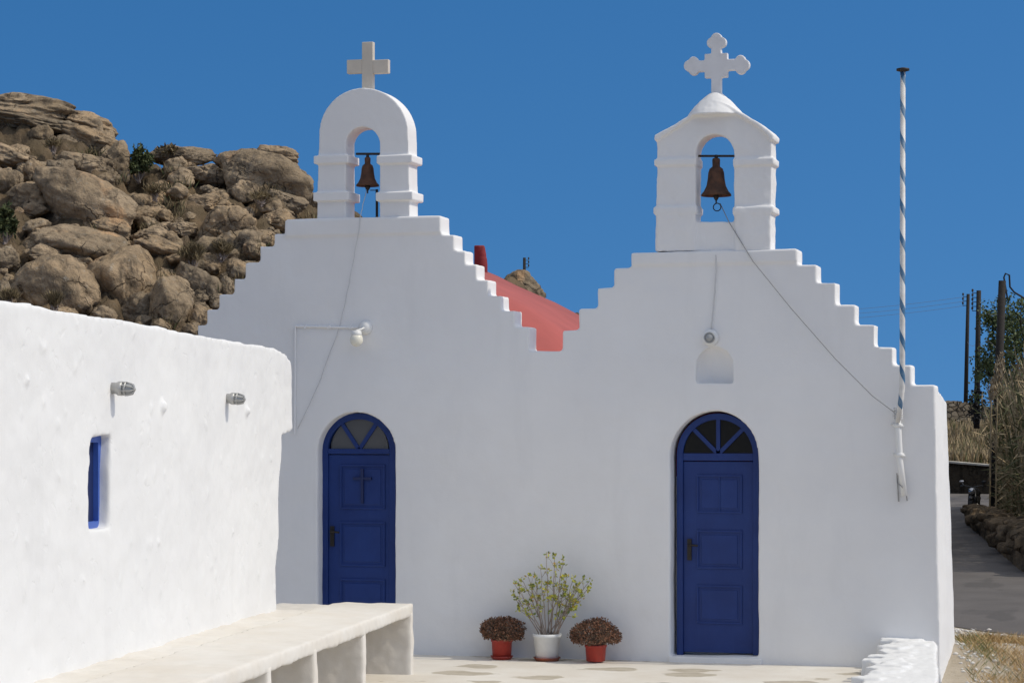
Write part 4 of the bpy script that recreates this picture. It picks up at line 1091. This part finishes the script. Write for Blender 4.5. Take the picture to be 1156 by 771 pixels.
# tree behind the reeds
random.seed(71); root = empty('tree', P(1152, 560, 92), 'dark olive-green tree behind the reeds and the near pole', 'tree')
bb_ = P(1152, 560, 92); bb_.z = -.4; bs = BM(); bf = BM(); cl = []
for u, v, r in ((1128, 362, 1.0), (1140, 358, 1.1), (1152, 364, 1.3), (1150, 385, 1.5), (1165, 378, 1.8), (1120, 404, .9), (1115, 420, .9), (1135, 415, 1.4), (1150, 408, 1.5), (1168, 410, 2.0), (1185, 395, 2.2), (1140, 440, 1.8), (1122, 365, .5), (1112, 410, .5), (1120, 384, .35)):
    cl.append((P(u, v, 92 + random.uniform(-2, 2)), r))
tube(bs, [bb_, bb_ + Vector((.1, 0, 1.5)), bb_ + Vector((.3, 0, 3.0))], [.28, .24, .18], 9)
for q, r in cl:
    s = bb_ + Vector((.3, 0, 2.8)); m_ = s.lerp(q, .5) + rdir()*.3 - Vector((0, 0, .2)); tube(bs, [s, m_, q], [.1, .06, .02], 5, False)
    for _ in range(5): tube(bs, [q, q + rdir()*r*.7], [.02, .006], 4, False)
    sub = [(q + rdir()*r*random.uniform(.3, .85), r*random.uniform(.22, .42)) for _ in range(int(12+r*9))]
    for i in range(int(300*r+150)):
        cc, rr = random.choice(sub); leaf(bf, cc + rdir()*rr*random.random()**.5, rdir() + Vector((0, 0, -.2)), rdir(), random.uniform(.10, .2), random.uniform(.06, .1))
build('trunk', bs, M['pole_wood'], root); build('crown', bf, M['tree_leaf'], root)

# ------------------------------------------------------------------ motorcycle parked by the reeds
pm, dm = GR(1100, 586)
mo = empty('motorcycle', pm, 'dark motorcycle with a mirror parked beside the reeds at the road bend', 'motorcycle')
FWm = (-FW + RT*-.35).normalized(); SDm = Vector((-FWm.y, FWm.x, 0))
def mb(f, s, z): return pm + FWm*f + SDm*s + Vector((0, 0, z))
Mrot = Matrix((SDm, FWm, Vector((0, 0, 1)))).transposed().to_4x4()
for f in (-.62, .62):
    bm = BM(); Ry = Matrix.Rotation(R(90), 4, 'Y'); c = mb(f, 0, .31)
    lathe(bm, [(.2, -.05), (.28, -.055), (.31, -.03), (.31, .03), (.28, .055), (.2, .05), (.2, -.05)], c, 26, Mrot @ Ry); w = build('wheel', bm, M['tyre'], mo, True)
    bm = BM(); lathe(bm, [(.0, -.03), (.05, -.04), (.06, -.015), (.19, -.015), (.199, -.045), (.199, .045), (.19, .015), (.06, .015), (.05, .04), (0, .03)], c, 26, Mrot @ Ry); build('rim', bm, M['chrome'], w, True)
bm = BM()
tube(bm, [mb(-.55, 0, .62), mb(-.2, 0, .6), mb(.1, 0, .52), mb(.3, 0, .72)], [.12, .16, .18, .10], 10); tube(bm, [mb(.12, 0, .78), mb(.2, 0, .84), mb(.35, 0, .82)], [.12, .15, .08], 10)
tube(bm, [mb(-.1, 0, .36), mb(.2, 0, .36)], [.16, .18], 10); build('body', bm, M['black'], mo, True)
bm = BM(); tube(bm, [mb(-.7, 0, .80), mb(-.4, 0, .78), mb(0, 0, .76)], [.08, .14, .1], 10); build('seat', bm, M['tyre'], mo, True)
bm = BM()
for s in (-.09, .09): tube(bm, [mb(.62, s, .31), mb(.38, s, .95)], .028, 8)
build('fork', bm, M['black'], mo, True)
bm = BM(); tube(bm, [mb(.25, -.38, 1.0), mb(.36, -.25, 1.02), mb(.38, 0, .97), mb(.36, .25, 1.02), mb(.25, .38, 1.0)], .018, 8); build('handlebar', bm, M['black'], mo, True)
bm = BM(); lathe(bm, [(0, -.08), (.08, -.05), (.1, .02), (.085, .05), (0, .06)], mb(.5, 0, .86), 16, Mrot @ Matrix.Rotation(R(-90), 4, 'X')); build('headlight', bm, M['chrome'], mo, True)
for s in (-.34, .34):
    bm = BM(); tube(bm, [mb(.3, s*.8, 1.02), mb(.3, s*.95, 1.12)], .014, 6); lathe(bm, [(0, -.02), (.05, -.012), (.06, .01), (0, .014)], mb(.3, s*.97, 1.14), 14, Mrot @ Matrix.Rotation(R(-75), 4, 'X') @ Matrix.Diagonal((1.3, .8, 1, 1))); build('mirror', bm, M['chrome' if s < 0 else 'black'], mo, True)
bm = BM(); tube(bm, [mb(.75, 0, .62), mb(.62, 0, .66), mb(.45, 0, .62)], [.03, .075, .05], 8); tube(bm, [mb(-.9, 0, .5), mb(-.72, 0, .66), mb(-.5, 0, .68)], [.03, .08, .06], 8); build('mudguard', bm, M['black'], mo, True)

# ------------------------------------------------------------------ dry grass and pebbles at the right corner
random.seed(81); bm = BM()
for i in range(15000):
    d = random.uniform(20.5, 25.6); r0 = float(np.interp(d, [20, 23.5, 25.6], [4.45, 4.55, 4.85])); r1 = float(np.interp(d, [20, 24.3, 25.6], [7.2, 6.2, 5.2])); r = r0 + (r1-r0)*random.random()**.8
    if noise.noise(Vector((r*2.2, d*1.4, 3))) < -.22 and random.random() < .8: continue
    p = plan(r, d, road_z(d)-.02); h = random.uniform(.05, .2)
    leaf(bm, p, rdir(0, .3)*.9 + Vector((0, 0, .7)), rdir(), h, .0065, 1 if (random.random() < .05 or (r < 5.05 and d > 23.6 and random.random() < .35)) else 0)
tag(build('dry_grass', bm, [M['straw'], M['weed']]), 'straw-coloured dry grass at the right corner of the chapel', 'grass', kind='stuff')
bm = BM()
for i in range(420):
    d = random.uniform(21, 27.2); r = float(np.interp(d, [20, 23.5, 25.2, 27.2], [4.4, 4.48, 4.7, 4.9])) + abs(random.gauss(0, .3))
    if i > 330: r = road_l(d) - abs(random.gauss(0, .5))
    p = plan(r, d, road_z(d)); s = random.uniform(.008, .03)
    bmesh.ops.create_icosphere(bm, subdivisions=1, radius=1, matrix=Matrix.Translation(p) @ Matrix.Rotation(random.uniform(0, 6), 4, 'Z') @ Matrix.Diagonal((s*1.3, s, s*.7, 1)))
tag(build('pebbles', bm, M['pebble'], None, True), 'pale pebbles scattered along the foot of the chapel side', 'gravel', kind='stuff')
